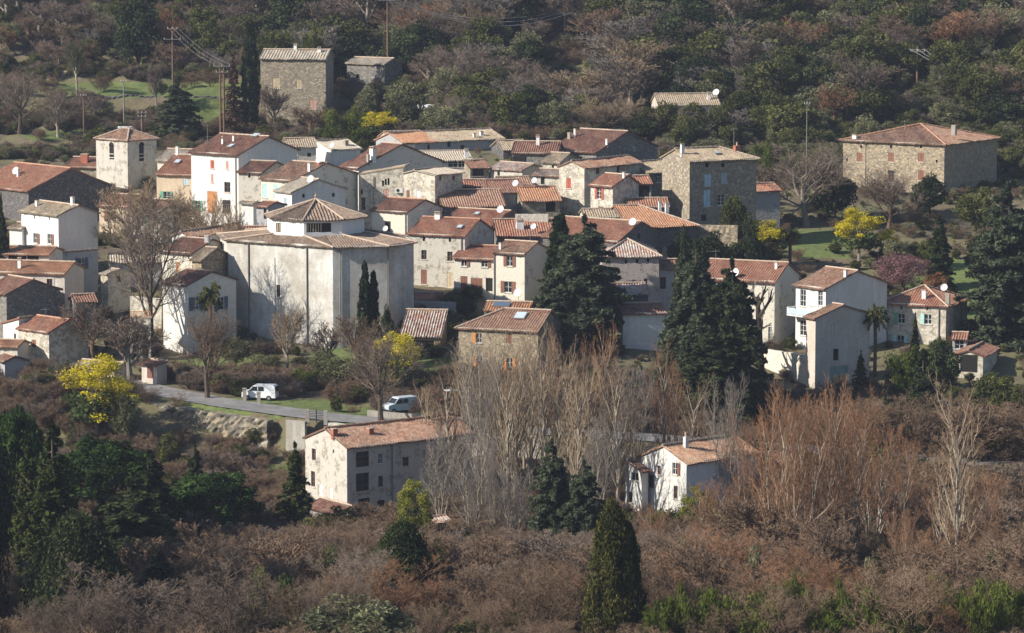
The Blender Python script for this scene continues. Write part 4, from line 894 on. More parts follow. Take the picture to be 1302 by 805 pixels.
# ---------------------------------------------------------------- vegetation meshes (shared by the copies)
def perp(d):
    a = d.cross(Vector((0, 0, 1)));
    return a.normalized() if a.length > .05 else Vector((1, 0, 0))
class Bare:
    def __init__(s, seed, n=(6, 7, 7, 8), ang=(45, 42, 40, 38), ratio=(.62, .55, .5, .42), L0=4.0, r0=.26, trop=.12, start=.45, twig=.02, jit=.16, stems=1, lean=0, tip=.7):
        s.r = random.Random(seed); s.n, s.ang, s.ratio, s.trop, s.start, s.twig, s.jit = n, ang, ratio, trop, start, twig, jit
        s.T, s.C = MB(), MB(); s.tip = tip
        for k in range(stems):
            d = Vector((0, 0, 1)); p = Vector((0, 0, -.3))
            if stems > 1:
                th = 2 * math.pi * k / stems + s.r.uniform(-.4, .4); le = R(lean) * s.r.uniform(.3, 1)
                d = Vector((math.cos(th) * math.sin(le), math.sin(th) * math.sin(le), math.cos(le))); p += Vector((math.cos(th), math.sin(th), 0)) * .2
            s.grow(p, d, L0 * s.r.uniform(.8, 1.1), r0 * (1 if stems == 1 else s.r.uniform(.6, 1)), 0)
        zs = [v[2] for v in s.C.v + s.T.v]; rs = sorted(math.hypot(v[0], v[1]) for v in s.C.v)
        H_, W_ = max(zs), 2 * rs[int(len(rs) * .93)]
        s.H, s.W = H_, W_
    def grow(s, p, d, L, r, lv):
        R_ = s.r; nseg = (6, 5, 4, 3, 1)[min(lv, 4)]
        if lv >= 4:
            a = perp(d); b = d.cross(a); rr = s.twig; q = p + d * L * .55 + Vector((R_.uniform(-1, 1), R_.uniform(-1, 1), R_.uniform(-.3, 1))) * L * .1; e = q + (d + Vector((0, 0, .25))).normalized() * L * .5
            A, B, C_ = p + a * rr, p - a * .5 * rr + b * .87 * rr, p - a * .5 * rr - b * .87 * rr
            A2, B2, C2 = q + a * rr * .8, q - a * .4 * rr + b * .7 * rr, q - a * .4 * rr - b * .7 * rr
            i = len(s.C.v); s.C.v += [tuple(x) for x in (A, B, C_, A2, B2, C2, e)]; s.C.uv += [(0, 0)] * 7
            s.C.f += [(i, i + 1, i + 4, i + 3), (i + 1, i + 2, i + 5, i + 4), (i + 2, i, i + 3, i + 5), (i + 3, i + 4, i + 6), (i + 4, i + 5, i + 6), (i + 5, i + 3, i + 6)]
            return
        pts, rad, dirs = [p.copy()], [r * (1.25 if lv == 0 else 1)], [d.copy()]
        for k in range(nseg):
            j = s.jit * (.35 if lv == 0 else 1)
            d = (d + Vector((R_.uniform(-j, j), R_.uniform(-j, j), R_.uniform(-j, j))) + Vector((0, 0, s.trop))).normalized()
            p = p + d * L / nseg; pts.append(p.copy()); dirs.append(d.copy()); rad.append(r * (1 - (k + 1) / nseg * s.tip))
        (s.T if lv <= 1 else s.C).tube(pts, rad, (8, 5, 3, 3)[lv], cap=False)
        for i in range(s.n[lv]):
            t = s.start + (1 - s.start) * (i + R_.random()) / s.n[lv] if lv == 0 else .18 + .82 * (i + R_.random()) / s.n[lv]
            k = min(int(t * nseg), nseg - 1); f = t * nseg - k
            q = pts[k].lerp(pts[k + 1], f); dd = dirs[k + 1]
            a = perp(dd); b = dd.cross(a); th = i * 2.4 + R_.uniform(-.5, .5); g = R(s.ang[lv]) * R_.uniform(.7, 1.25)
            nd = (dd * math.cos(g) + (a * math.cos(th) + b * math.sin(th)) * math.sin(g)).normalized()
            s.grow(q, nd, L * s.ratio[lv] * R_.uniform(.75, 1.2) * (1.15 - .35 * t), max(r * .5 * (1.1 - .4 * t), .02), lv + 1)
def arr_mesh(name, V, Fq, tint, mat):
    me = bpy.data.meshes.new(name); n = len(V)
    me.vertices.add(n); me.vertices.foreach_set('co', V.astype(np.float32).ravel())
    me.loops.add(Fq.size); me.loops.foreach_set('vertex_index', Fq.astype(np.int32).ravel())
    me.polygons.add(len(Fq)); me.polygons.foreach_set('loop_start', np.arange(0, Fq.size, 4, dtype=np.int32)); me.polygons.foreach_set('loop_total', np.full(len(Fq), 4, dtype=np.int32))
    me.update()
    if tint is not None: me.attributes.new('tint', 'FLOAT', 'POINT').data.foreach_set('value', tint.astype(np.float32))
    me.materials.append(M[mat]); return me
def leaves(name, cen, out, size, mat, rng, tint, up=.3, elong=1.5, drop=None):
    """leaf sized quads: centres cen, outward directions out"""
    N = len(cen)
    nrm = out * .6 + rng.normal(size=(N, 3)) * .7 + np.array([0, 0, up]); nrm /= np.linalg.norm(nrm, axis=1, keepdims=True) + 1e-9
    t = rng.normal(size=(N, 3)) if drop is None else drop + rng.normal(size=(N, 3)) * .35
    t -= nrm * (t * nrm).sum(1, keepdims=True); t /= np.linalg.norm(t, axis=1, keepdims=True) + 1e-9
    b = np.cross(nrm, t); s_ = size * rng.uniform(.6, 1.3, (N, 1))
    V = np.stack([cen - t * s_ * elong * .5, cen + b * s_ * .42, cen + t * s_ * elong * .5, cen - b * s_ * .42], 1).reshape(-1, 3)
    Fq = np.arange(N * 4).reshape(-1, 4)
    tn = np.clip(np.repeat(tint + rng.uniform(-.15, .15, N), 4), 0, 1)
    return arr_mesh(name, V, Fq, tn, mat)
def clumps(C_, rad, per, rng, shell=.55):
    """points in clumps: centres C_ (n,3), radii (n,)"""
    n = len(C_); d = rng.normal(size=(n, per, 3)); d /= np.linalg.norm(d, axis=2, keepdims=True)
    r = rng.uniform(shell, 1, (n, per, 1)) ** .8
    P_ = C_[:, None] + d * r * rad[:, None, None] * np.array([1, 1, .75])
    t = np.repeat(rng.uniform(.1, .9, n), per)
    return P_.reshape(-1, 3), d.reshape(-1, 3), t
def limbs(C_, trunk_top, r0, rng, base=0.0, mat='bark_dark', H=10):
    m = MB(); m.tube([(0, 0, -.4), (.03, 0, trunk_top * .5), (0, .05, trunk_top)], [r0 * 1.3, r0, r0 * .75], 8)
    for c in C_:
        z0 = min(trunk_top * rng.uniform(.55, 1), max(c[2] - .5, .6)); a = Vector((0, 0, z0)); b = Vector(c)
        mid = a.lerp(b, .5) + Vector((0, 0, .3)); m.tube([a, mid, b], [r0 * .45, r0 * .3, r0 * .1], 5, cap=False)
    return m
PROTO = {}
def reg(kind, parts, W, H=10.0): PROTO.setdefault(kind, []).append((parts, W, H))
def mb_mesh(mb, name, mat):
    me = bpy.data.meshes.new(name); me.from_pydata(mb.v, [], mb.f); me.materials.append(M[mat]); return me
def reg_bare(kind, b, bark, twig):
    reg(kind, [('trunk', mb_mesh(b.T, 'trunk', bark)), ('crown', mb_mesh(b.C, 'crown', twig))], b.W, b.H)
for sd_ in (1, 2, 3):
    b = Bare(sd_, n=(7, 7, 7, 8), L0=4.6, r0=.26, trop=.10, twig=.02); reg_bare('bare', b, 'bark_grey', 'twig_purple')
for sd_ in (4, 5):
    b = Bare(sd_, n=(7, 7, 8, 8), L0=4.6, r0=.26, trop=.12, twig=.016, ang=(38, 40, 40, 38)); reg_bare('bare_red', b, 'bark_brown', 'twig_red')
for sd_ in (6, 7):   # tall poplar with steep light branches
    b = Bare(sd_, n=(20, 5, 3, 4), ang=(24, 24, 28, 30), ratio=(.36, .45, .5, .5), L0=19, r0=.30, trop=.17, start=.14, twig=.015, jit=.10, tip=.9); reg_bare('poplar', b, 'bark_pale', 'twig_tan')
for sd_ in (8, 9):   # several pale stems from one stool
    b = Bare(sd_, n=(12, 6, 4, 5), ang=(32, 30, 30, 32), ratio=(.32, .5, .5, .5), L0=14, r0=.24, trop=.07, start=.22, twig=.016, jit=.10, stems=4, lean=20, tip=.88); reg_bare('stool', b, 'bark_pale', 'twig_orange')
for sd_ in (10, 11, 12):
    b = Bare(sd_, n=(6, 5, 5, 6), ang=(32, 36, 38, 38), ratio=(.6, .55, .55, .5), L0=2.4, r0=.06, trop=.10, start=.15, twig=.018, stems=9, lean=42); reg_bare('brush', b, 'bark_brown', 'twig_purple')
for sd_ in (13, 14):
    b = Bare(sd_, n=(6, 5, 5, 6), ang=(32, 36, 38, 38), ratio=(.6, .55, .55, .5), L0=2.4, r0=.06, trop=.12, start=.15, twig=.016, stems=9, lean=40); reg_bare('brush_red', b, 'bark_brown', 'twig_red')
for sd_ in (15, 16, 17):
    b = Bare(sd_, n=(9, 6, 6, 5), ang=(30, 32, 34, 36), ratio=(.36, .5, .5, .5), L0=9, r0=.12, trop=.11, start=.12, twig=.014, jit=.13, stems=4, lean=22, tip=.9); reg_bare('sapling', b, 'bark_brown', 'twig_red')
b = Bare(21, n=(7, 4, 2, 2), ang=(62, 45, 40, 40), ratio=(.5, .42, .35, .4), L0=7, r0=.5, trop=.16, start=.3, twig=.03, jit=.3, tip=.6); reg_bare('pollard', b, 'bark_dark', 'twig_grey')
b = Bare(22, n=(10, 8, 8, 8), ang=(36, 40, 42, 40), ratio=(.72, .5, .45, .45), L0=8.5, r0=.34, trop=.10, start=.32, twig=.014, jit=.16); reg_bare('plane', b, 'bark_dark', 'twig_grey')
b = Bare(23, n=(8, 8, 7, 8), ang=(48, 40, 42, 40), ratio=(.75, .5, .45, .4), L0=5, r0=.28, trop=.14, start=.4, twig=.022); reg_bare('plane_tan', b, 'bark_grey', 'twig_tan')

def crown_pts(rng, n, W, H, z0, shape='dome'):
    u = rng.normal(size=(n, 3)); u /= np.linalg.norm(u, axis=1, keepdims=True); r = rng.uniform(.55, .95, (n, 1))
    p = u * r * np.array([W / 2, W / 2, (H - z0) / 2]) * rng.uniform(.8, 1.12, (n, 1)); p[:, 2] += (H + z0) / 2; return p
def reg_leafy(kind, seed, W, z0, nc, cr, per, size, mat, bark='bark_dark', trunk=3.0, up=.3, elong=1.5, r0=.25, shell=.5, squash=1):
    rng = np.random.default_rng(seed); C_ = crown_pts(rng, nc, W - cr, 10 - cr * .6, z0 + cr * .6)
    P_, o, t = clumps(C_, cr * rng.uniform(.6, 1.25, nc), per, rng, shell)
    me = leaves('crown', P_, o, size, mat, rng, t, up, elong)
    tr = mb_mesh(limbs(C_[:14], trunk, r0, rng), 'trunk', bark)
    reg(kind, [('trunk', tr), ('crown', me)], W)
for i in (0, 1, 2): reg_leafy('oak', 30 + i, 9, 1.2, 60, 1.35, 110, .34, 'leaf_oak')
for i in (0, 1): reg_leafy('olive', 40 + i, 9, 1.0, 60, 1.3, 85, .30, 'leaf_olive', up=.2)
for i in (0, 1): reg_leafy('bush', 50 + i, 12, -.5, 60, 1.7, 90, .45, 'leaf_oak', trunk=2)
for i in (0, 1): reg_leafy('pale_bush', 54 + i, 12, -.5, 90, 1.6, 110, .3, 'leaf_pale', trunk=2, elong=2.6)
reg_leafy('rust', 60, 10, .2, 60, 1.3, 70, .36, 'leaf_rust'); reg_leafy('pink', 61, 10, 1.5, 80, 1.2, 110, .18, 'leaf_pink', bark='bark_brown')
reg_leafy('dark_oak', 62, 9, .6, 70, 1.4, 120, .36, 'leaf_dark')
def reg_mimosa(seed, W=7, frac=.55, mat='leaf_yellow', gmat='leaf_mimosa', nc=60):
    rng = np.random.default_rng(seed); C_ = crown_pts(rng, nc, W - 1, 9.6, 2.0)
    key = C_[:, 2] - C_[:, 0] * .35 + rng.normal(size=nc) * 1.3; top = key > np.quantile(key, 1 - frac)
    P_, o, t = clumps(C_[top], 1.0 * rng.uniform(.5, 1.15, top.sum()), 170, rng, .3); me = leaves('blossom', P_, o, .18, mat, rng, t, .2, 1.2)
    P2, o2, t2 = clumps(C_[~top], 1.1 * rng.uniform(.6, 1.2, (~top).sum()), 90, rng, .4); me2 = leaves('crown', P2, o2, .3, gmat, rng, t2, .2, 1.6)
    reg('mimosa' if mat == 'leaf_yellow' else 'mimosa_pale', [('trunk', mb_mesh(limbs(C_[:16], 3.2, .16, rng), 'trunk', 'bark_grey')), ('blossom', me), ('crown', me2)], W)
reg_mimosa(70, 7, .72); reg_mimosa(71, 6.5, .62); reg_mimosa(72, 7, .8, 'leaf_yellowgreen', 'leaf_mimosa')
def reg_column(kind, seed, W, mat, nc=150, per=60, size=.2, gold=None):
    rng = np.random.default_rng(seed); z = rng.uniform(0, 1, nc) ** .85; r = W / 2 * np.minimum(1, np.sqrt(np.clip((1 - z) * 1.7, 0, 1))) * np.minimum(1, .55 + z * 3)
    th = rng.uniform(0, 2 * np.pi, nc); rr = r * rng.uniform(.5, 1.06, nc)
    C_ = np.stack([rr * np.cos(th), rr * np.sin(th), .3 + z * 9.4], 1)
    rad = W * .17 * rng.uniform(.7, 1.3, nc) * np.clip(1.2 - z * .6, .5, 1)
    P_, o, t = clumps(C_, rad, per, rng, .3); P_[:, 2] = C_[:, 2].repeat(per) + (P_[:, 2] - C_[:, 2].repeat(per)) * 2.6
    me = leaves('crown', P_, o, size, mat, rng, t, .1, 2.4, np.array([0, 0, 1.0]))
    m = MB(); m.tube([(0, 0, -.4), (0, 0, 9)], [.18, .04], 6); reg(kind, [('trunk', mb_mesh(m, 'trunk', 'bark_dark')), ('crown', me)], W)
reg_column('cypress', 80, 1.6, 'leaf_cypress'); reg_column('cypress_gold', 81, 3.4, 'leaf_cypress_gold', 420, 120, .11); reg_column('broad_cypress', 82, 5.0, 'leaf_cypress_gold', 900, 80, .12)
def reg_conifer(kind, seed, W, mat, tiers=16, per=7, droop=.25, lens=.95, size=.3, z0=.8, top=.03, power=.9, dens=34, irr=.2, bark='bark_dark'):
    rng = np.random.default_rng(seed); P_, o, t = [], [], []; m = MB(); m.tube([(0, 0, -.4), (0, 0, 5), (0, 0, 9.8)], [.24, .14, .03], 7)
    for i in range(tiers):
        f = i / (tiers - 1); z = z0 + (9.9 - z0) * f; L = W / 2 * ((1 - f) ** power * (1 - top) + top)
        for k in range(per if f < .85 else 4):
            th = 2 * np.pi * (k + rng.random()) / per; l = L * rng.uniform(1 - irr * 2, 1.08); zz = z + rng.uniform(-.3, .3)
            n_ = max(10, int(dens * (.25 + l / (W / 2)))); s = rng.uniform(.12, 1, n_) ** .7
            wd = l * .28 * np.sin(np.pi * np.clip(s, .08, .96)); lat = rng.uniform(-1, 1, n_) * wd
            x = np.cos(th) * s * l - np.sin(th) * lat; y = np.sin(th) * s * l + np.cos(th) * lat; h = zz - droop * l * s ** 1.6 + rng.normal(size=n_) * .08 - np.abs(lat) * .25
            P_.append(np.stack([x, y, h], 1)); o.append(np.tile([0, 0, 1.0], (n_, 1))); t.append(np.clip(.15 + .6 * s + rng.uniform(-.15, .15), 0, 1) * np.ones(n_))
            m.tube([(0, 0, zz), (math.cos(th) * l * .5, math.sin(th) * l * .5, zz - droop * l * .33), (math.cos(th) * l * .95, math.sin(th) * l * .95, zz - droop * l)], [.06, .04, .01], 4, cap=False)
    P_, o, t = np.concatenate(P_), np.concatenate(o), np.concatenate(t)
    reg(kind, [('trunk', mb_mesh(m, 'trunk', bark)), ('crown', leaves('crown', P_, o, size, mat, rng, t, .3, 1.8))], W)
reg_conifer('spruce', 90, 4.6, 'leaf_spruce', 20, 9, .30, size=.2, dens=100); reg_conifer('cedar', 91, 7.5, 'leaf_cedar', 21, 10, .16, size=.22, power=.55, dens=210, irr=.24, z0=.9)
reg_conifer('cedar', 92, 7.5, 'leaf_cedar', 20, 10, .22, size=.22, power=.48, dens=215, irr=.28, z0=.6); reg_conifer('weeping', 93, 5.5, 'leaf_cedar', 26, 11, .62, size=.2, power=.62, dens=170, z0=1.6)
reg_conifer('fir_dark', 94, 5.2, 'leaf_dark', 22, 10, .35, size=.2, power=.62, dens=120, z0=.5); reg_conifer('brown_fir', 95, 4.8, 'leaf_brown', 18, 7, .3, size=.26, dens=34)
def reg_pine(seed, W, z0, mat, kind):
    rng = np.random.default_rng(seed); nc = 110; u = rng.normal(size=(nc, 3)); u[:, 2] = np.abs(u[:, 2]) * .9; u /= np.linalg.norm(u, axis=1, keepdims=True)
    C_ = u * np.array([W / 2 - .7, W / 2 - .7, 9.4 - z0]) * rng.uniform(.82, 1, (nc, 1)); C_[:, 2] += z0
    P_, o, t = clumps(C_, .95 * rng.uniform(.7, 1.2, nc), 110, rng, .35); o = o * .5 + np.array([0, 0, .6])
    reg(kind, [('trunk', mb_mesh(limbs(C_[:24], z0, .3, rng), 'trunk', 'bark_brown')), ('crown', leaves('crown', P_, o, .24, mat, rng, t, .5, 2.2))], W)
reg_pine(100, 11, 4.0, 'leaf_pine', 'pine'); reg_pine(101, 10, 3.2, 'leaf_pine', 'pine')
def reg_bamboo(seed):
    rng = np.random.default_rng(seed); nc = 60; C_ = rng.uniform(-1, 1, (nc, 3)) * np.array([4.5, 3, 1]); C_[:, 2] = rng.uniform(.5, 8.6, nc) * (1 - .35 * (np.abs(C_[:, 0]) / 4.5) ** 2)
    P_, o, t = clumps(C_, 1.3 * rng.uniform(.6, 1.2, nc), 140, rng, .2); P_[:, 2] = C_[:, 2].repeat(140) + (P_[:, 2] - C_[:, 2].repeat(140)) * 1.7
    m = MB()
    for c in C_[:30]: m.tube([(c[0] * .6, c[1] * .6, -.3), (c[0], c[1], c[2] + 1)], [.05, .02], 4, cap=False)
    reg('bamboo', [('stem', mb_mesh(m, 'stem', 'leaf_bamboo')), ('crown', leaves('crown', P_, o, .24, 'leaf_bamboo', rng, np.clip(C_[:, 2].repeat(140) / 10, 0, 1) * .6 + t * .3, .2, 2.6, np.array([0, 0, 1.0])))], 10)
reg_bamboo(110); reg_bamboo(111)
def reg_palm(seed):
    rng = np.random.default_rng(seed); m = MB(); m.tube([(0, 0, -.3), (.15, 0, 4), (0, 0, 8)], [.42, .36, .42], 9); P_, o, t, dr = [], [], [], []
    for k in range(34):
        th = rng.uniform(0, 2 * np.pi); el = rng.uniform(-.5, 1.1); l = rng.uniform(2.2, 3.2)
        for q in range(26):
            s = (q + 1) / 26; x = np.cos(th) * np.cos(el) * l * s; y = np.sin(th) * np.cos(el) * l * s; z = 8.1 + np.sin(el) * l * s - 1.1 * s * s * (1 if el > 0 else .6)
            for sg in (-1, 1): P_.append((x - np.sin(th) * sg * .22 * np.sin(np.pi * s), y + np.cos(th) * sg * .22 * np.sin(np.pi * s), z - .08)); o.append((0, 0, 1)); t.append(.3 + .5 * (el > .2) + .1 * sg)
    P_, o, t = map(lambda a: np.array(a, float), (P_, o, t))
    reg('palm', [('trunk', mb_mesh(m, 'trunk', 'bark_brown')), ('frond', leaves('frond', P_, o, .38, 'leaf_oak', rng, t, .3, 2.0))], 6)
reg_palm(120)

TR = random.Random(77)
def put(kind, x, y, height, width, label, name='tree', cat='tree', group=None, var=None, mats=None, rot=None, sink=.1):
    pl = PROTO[kind]; parts, W_, H_ = pl[(TR.randrange(len(pl)) if var is None else var) % len(pl)]
    root = empty(name, (x, y, Tz(x, y) - sink), TR.uniform(0, 6.28) if rot is None else rot, label, cat, group)
    root.scale = (width / W_, width / W_, height / H_)
    for pn, me_ in parts:
        o = bpy.data.objects.new(pn, me_); COL.objects.link(o); o.parent = root
        if mats and pn in mats: o.material_slots[0].link = 'OBJECT'; o.material_slots[0].material = M[mats[pn]]
    return root
def tree(kind, u, Y, vtop, wpx, label, name='tree', cat='tree', **k):
    """tree at distance Y whose crown is wpx photo pixels wide and reaches up to row vtop"""
    x = (u - 651) / F * Y
    for _ in range(3):
        z = Tz(x, Y); Dd = Y * CP - z * SP; x = (u - 651) / F * Dd
    h = zv(vtop, Y) - z
    if h < .8: print('TREE LOW', label, round(h, 1)); h = .8
    return put(kind, x, Y, h + .1, wpx / F * Dd, label, name, cat, **k)
# ---------------------------------------------------------------- trees one can tell apart
t_ = tree
# behind the village
t_('cypress', 319, 597, 23, 21, 'tall slim dark cypress left of the rubble farmhouse', 'cypress')
t_('brown_fir', 298, 596, 68, 46, 'brownish half dead fir touching the slim cypress', 'fir')
t_('fir_dark', 228, 588, 100, 84, 'broad dark blue green conifer above the dark red roofs', 'conifer', mats={'crown': 'leaf_cedar'})
t_('olive', 515, 592, 97, 62, 'grey green olive tree below the grey stone barn', 'olive_tree')
t_('olive', 468, 596, 102, 40, 'small dull olive tree beneath the barn wall', 'olive_tree')
t_('olive', 550, 588, 130, 40, 'dim olive tree right of the big olive below the barn', 'olive_tree')
t_('oak', 400, 612, 22, 36, 'dark evergreen standing right behind the rubble farmhouse roof', 'evergreen_tree')
t_('bamboo', 440, 584, 126, 60, 'yellow green bamboo clump under the rubble farmhouse', 'bamboo', 'bamboo')
t_('mimosa', 484, 582, 136, 52, 'mimosa with pale yellow flowers beside the bamboo clump', 'mimosa')
t_('bare_red', 395, 592, 135, 60, 'low reddish bare tree below the rubble farmhouse', 'bare_tree')
t_('bare', 350, 596, 106, 40, 'dark forked bare tree in front of the farmhouse wall', 'bare_tree', mats={'crown': 'twig_purple', 'trunk': 'bark_dark'})
t_('plane', 25, 592, 82, 84, 'wide brown bare tree at the upper left edge', 'bare_tree', mats={'crown': 'twig_purple'})
t_('plane', 74, 590, 108, 62, 'bare plane tree with pale trunk on the lower meadow', 'bare_tree', mats={'crown': 'twig_purple', 'trunk': 'bark_pale'})
t_('bare', 98, 612, 46, 30, 'whitish flowering bare tree on the upper meadow edge', 'bare_tree', mats={'crown': 'leaf_pale', 'trunk': 'bark_pale'})
t_('bare', 200, 606, 78, 26, 'thin bare tree standing on the green meadow', 'bare_tree')
t_('bare', 118, 603, 120, 30, 'pale stemmed bare tree below the meadow bank', 'bare_tree', mats={'trunk': 'bark_pale'})
t_('dark_oak', 175, 640, -10, 70, 'dark evergreen oak above the top left terraces', 'evergreen_tree')
t_('oak', 262, 640, 20, 60, 'green evergreen oak on the terraces behind the power pole', 'evergreen_tree')
t_('bare_red', 212, 640, 8, 40, 'russet bare tree behind the tall power pole', 'bare_tree', mats={'crown': 'twig_orange'})
t_('mimosa', 1010, 625, 90, 30, 'small yellow mimosa high in the green scrub', 'mimosa')
t_('bamboo', 972, 560, 168, 34, 'bright yellow green bush above the big stone house', 'bamboo', 'bamboo')
t_('plane', 1026, 530, 172, 118, 'big spreading bare tree left of the hip roofed farmhouse', 'bare_tree', mats={'crown': 'twig_purple', 'trunk': 'bark_grey'})
t_('bare', 970, 538, 205, 62, 'bare brown tree beside the big stone house', 'bare_tree')
t_('plane', 1130, 527, 205, 88, 'round purplish bare tree before the hip roofed farmhouse', 'bare_tree', mats={'crown': 'twig_purple', 'trunk': 'bark_brown'})
t_('dark_oak', 1062, 532, 208, 56, 'dark evergreen between the two big bare trees on the right', 'evergreen_tree')
t_('dark_oak', 1182, 535, 218, 50, 'dark green tree at the corner of the hip roofed farmhouse', 'evergreen_tree')
t_('oak', 1240, 520, 235, 60, 'rounded green tree below the shaded wall of the farmhouse', 'evergreen_tree')
t_('mimosa', 1092, 504, 262, 76, 'bright yellow mimosa in the garden below the farmhouse', 'mimosa')
t_('mimosa', 1128, 505, 290, 36, 'small yellow mimosa right of the bright garden mimosa', 'mimosa')
t_('mimosa', 974, 499, 270, 54, 'yellow mimosa above the long red roof by the palm', 'mimosa')
t_('mimosa', 948, 480, 322, 34, 'low yellow mimosa peeping over the long red roof', 'mimosa')
t_('palm', 1004, 500, 286, 34, 'slender dark palm in the garden above the red roofs', 'palm', 'palm')
t_('palm', 1112, 449, 382, 36, 'shaggy palm between gable house and white stone house', 'palm', 'palm')
t_('palm', 268, 442, 352, 34, 'dark palm against the shaded wall left of church', 'palm', 'palm')
t_('pink', 1148, 487, 314, 84, 'pinkish purple blossoming tree behind the plaster gable house', 'blossom_tree')
t_('fir_dark', 1194, 490, 275, 54, 'dark green conifer right of the pink blossoming tree', 'conifer', mats={'crown': 'leaf_spruce'})
t_('rust', 1192, 478, 342, 52, 'rusty orange leafed tree behind the turquoise shuttered house', 'rusty_tree')
t_('cedar', 1280, 466, 236, 150, 'huge spreading cedar at the right edge of the picture', 'cedar', var=0)
t_('dark_oak', 1252, 492, 290, 60, 'dark evergreen tree behind the huge right hand cedar', 'evergreen_tree')
t_('oak', 1180, 500, 300, 34, 'small dark evergreen behind the dark green conifer', 'evergreen_tree')
t_('olive', 1140, 500, 300, 44, 'grey green bush under the garden mimosas', 'olive_tree')
t_('dark_oak', 900, 482, 292, 70, 'dark thicket tree below the big stone house', 'evergreen_tree')
t_('dark_oak', 950, 486, 285, 56, 'dark evergreen bush above the long red roof', 'evergreen_tree')
t_('oak', 935, 498, 240, 46, 'ivy clad evergreen tree at the foot of big stone house', 'evergreen_tree')
t_('dark_oak', 868, 478, 284, 44, 'mass of dark ivy like growth under the orange roof', 'evergreen_tree')
# around the church and centre
t_('plane', 192, 449, 230, 104, 'huge bare plane tree with dark trunk left of church', 'bare_tree', mats={'trunk': 'bark_dark', 'crown': 'twig_purple'}, rot=1.0)
t_('plane_tan', 165, 487, 222, 96, 'tan bare tree in front of the bell tower', 'bare_tree')
t_('plane_tan', 222, 488, 232, 80, 'light brown bare tree before the pinkish house', 'bare_tree')
t_('plane_tan', 262, 484, 240, 62, 'small pollarded bare tree in front of tall white house', 'bare_tree')
t_('plane_tan', 296, 480, 248, 36, 'slim bare tree at the corner of the tall white house', 'bare_tree')
t_('fir_dark', 4, 470, 248, 34, 'dark conifer cut by the left edge beside the white house', 'conifer')
t_('cypress', 464, 441, 330, 17, 'left one of twin dark cypresses against the church', 'cypress')
t_('cypress', 475, 442, 342, 16, 'right shorter one of twin cypresses against the church', 'cypress')
t_('dark_oak', 492, 445, 385, 20, 'round clipped dark bush at the church wall', 'bush', 'bush')
t_('plane_tan', 366, 441, 382, 48, 'small pale bare tree before the sunlit church wall', 'bare_tree')
t_('bare', 415, 440, 408, 46, 'low umbrella shaped bare tree at the church corner', 'bare_tree')
t_('bare_red', 455, 432, 398, 62, 'reddish bare tree in front of the shaded church wall', 'bare_tree')
t_('plane', 264, 425, 378, 84, 'roadside bare tree with two dark trunks, left of van', 'bare_tree', mats={'crown': 'twig_red', 'trunk': 'bark_dark'})
t_('plane', 484, 412, 410, 96, 'roadside bare tree with thick dark trunk beside the parked vans', 'bare_tree', mats={'crown': 'twig_purple', 'trunk': 'bark_dark'})
t_('bare', 166, 433, 395, 74, 'bare grey tree behind the yellow mimosa on the left', 'bare_tree')
t_('bare_red', 118, 446, 372, 66, 'tangled purplish bare tree beside the red roofed cottage', 'bare_tree', mats={'crown': 'twig_purple'})
t_('bare', 92, 450, 388, 50, 'bare tree in front of the stone barn gable', 'bare_tree')
t_('mimosa', 124, 414, 450, 112, 'large bright yellow mimosa on the lower left', 'mimosa', var=0)
t_('olive', 158, 412, 492, 44, 'green shrubby tree at the right side of the large mimosa', 'olive_tree')
t_('mimosa', 502, 424, 412, 78, 'yellow mimosa between church and stone house with orange shutters', 'mimosa', var=1)
t_('mimosa_pale', 524, 352, 600, 62, 'yellow green mimosa right of the valley farmhouse front', 'mimosa')
t_('mimosa_pale', 888, 364, 612, 60, 'yellow green mimosa before the white gabled house', 'mimosa')
t_('mimosa_pale', 640, 398, 510, 44, 'dull yellow green tree among poplars below the road', 'mimosa')
t_('bamboo', 386, 432, 462, 46, 'light green bamboo bush in garden right of white van', 'bamboo', 'bamboo')
t_('olive', 436, 431, 448, 78, 'grey green olive tree in the garden below the church', 'olive_tree')
t_('olive', 408, 438, 442, 40, 'silvery olive bush near the sunlit church corner', 'olive_tree')
t_('olive', 338, 440, 448, 50, 'dull green garden shrub left of the compost heap', 'olive_tree')
t_('olive', 300, 443, 424, 52, 'grey hedge like shrub at the left church foot', 'olive_tree')
t_('dark_oak', 548, 447, 436, 44, 'dark rounded shrub below the open garden shed', 'bush', 'bush')
t_('dark_oak', 592, 462, 362, 26, 'dark green bush before the white terraced house', 'bush', 'bush')
t_('cypress', 711, 461, 270, 34, 'tall blunt dark cypress beside the mauve side wall', 'cypress')
t_('cedar', 742, 452, 278, 158, 'great blue green cedar in the middle of the village', 'cedar', var=1)
t_('cedar', 700, 455, 350, 56, 'smaller cedar at the foot of the tall blunt cypress', 'cedar', var=0)
t_('weeping', 884, 434, 310, 128, 'weeping dark cedar left of the long cream house', 'cedar')
t_('weeping', 866, 440, 300, 50, 'narrow weeping conifer at the left of the cedar group', 'cedar')
t_('cedar', 930, 432, 334, 128, 'dark pointed cedar touching the long cream house', 'cedar', var=1, mats={'crown': 'leaf_dark'})
t_('cedar', 905, 428, 420, 150, 'lower broad dark cedar under the cedar pair', 'cedar', var=0, mats={'crown': 'leaf_dark'})
t_('pollard', 967, 446, 346, 66, 'heavily pruned bare tree before the long cream house', 'pollarded_tree')
t_('spruce', 1094, 440, 446, 36, 'small spruce beside the green garage door', 'spruce')
t_('bamboo', 1152, 441, 430, 62, 'yellow green bamboo before the turquoise shuttered house', 'bamboo', 'bamboo')
t_('dark_oak', 1196, 443, 428, 56, 'deep green tree right of the yellow green bamboo', 'evergreen_tree')
t_('spruce', 1163, 452, 398, 22, 'thin pointed conifer before the turquoise shuttered house', 'spruce')
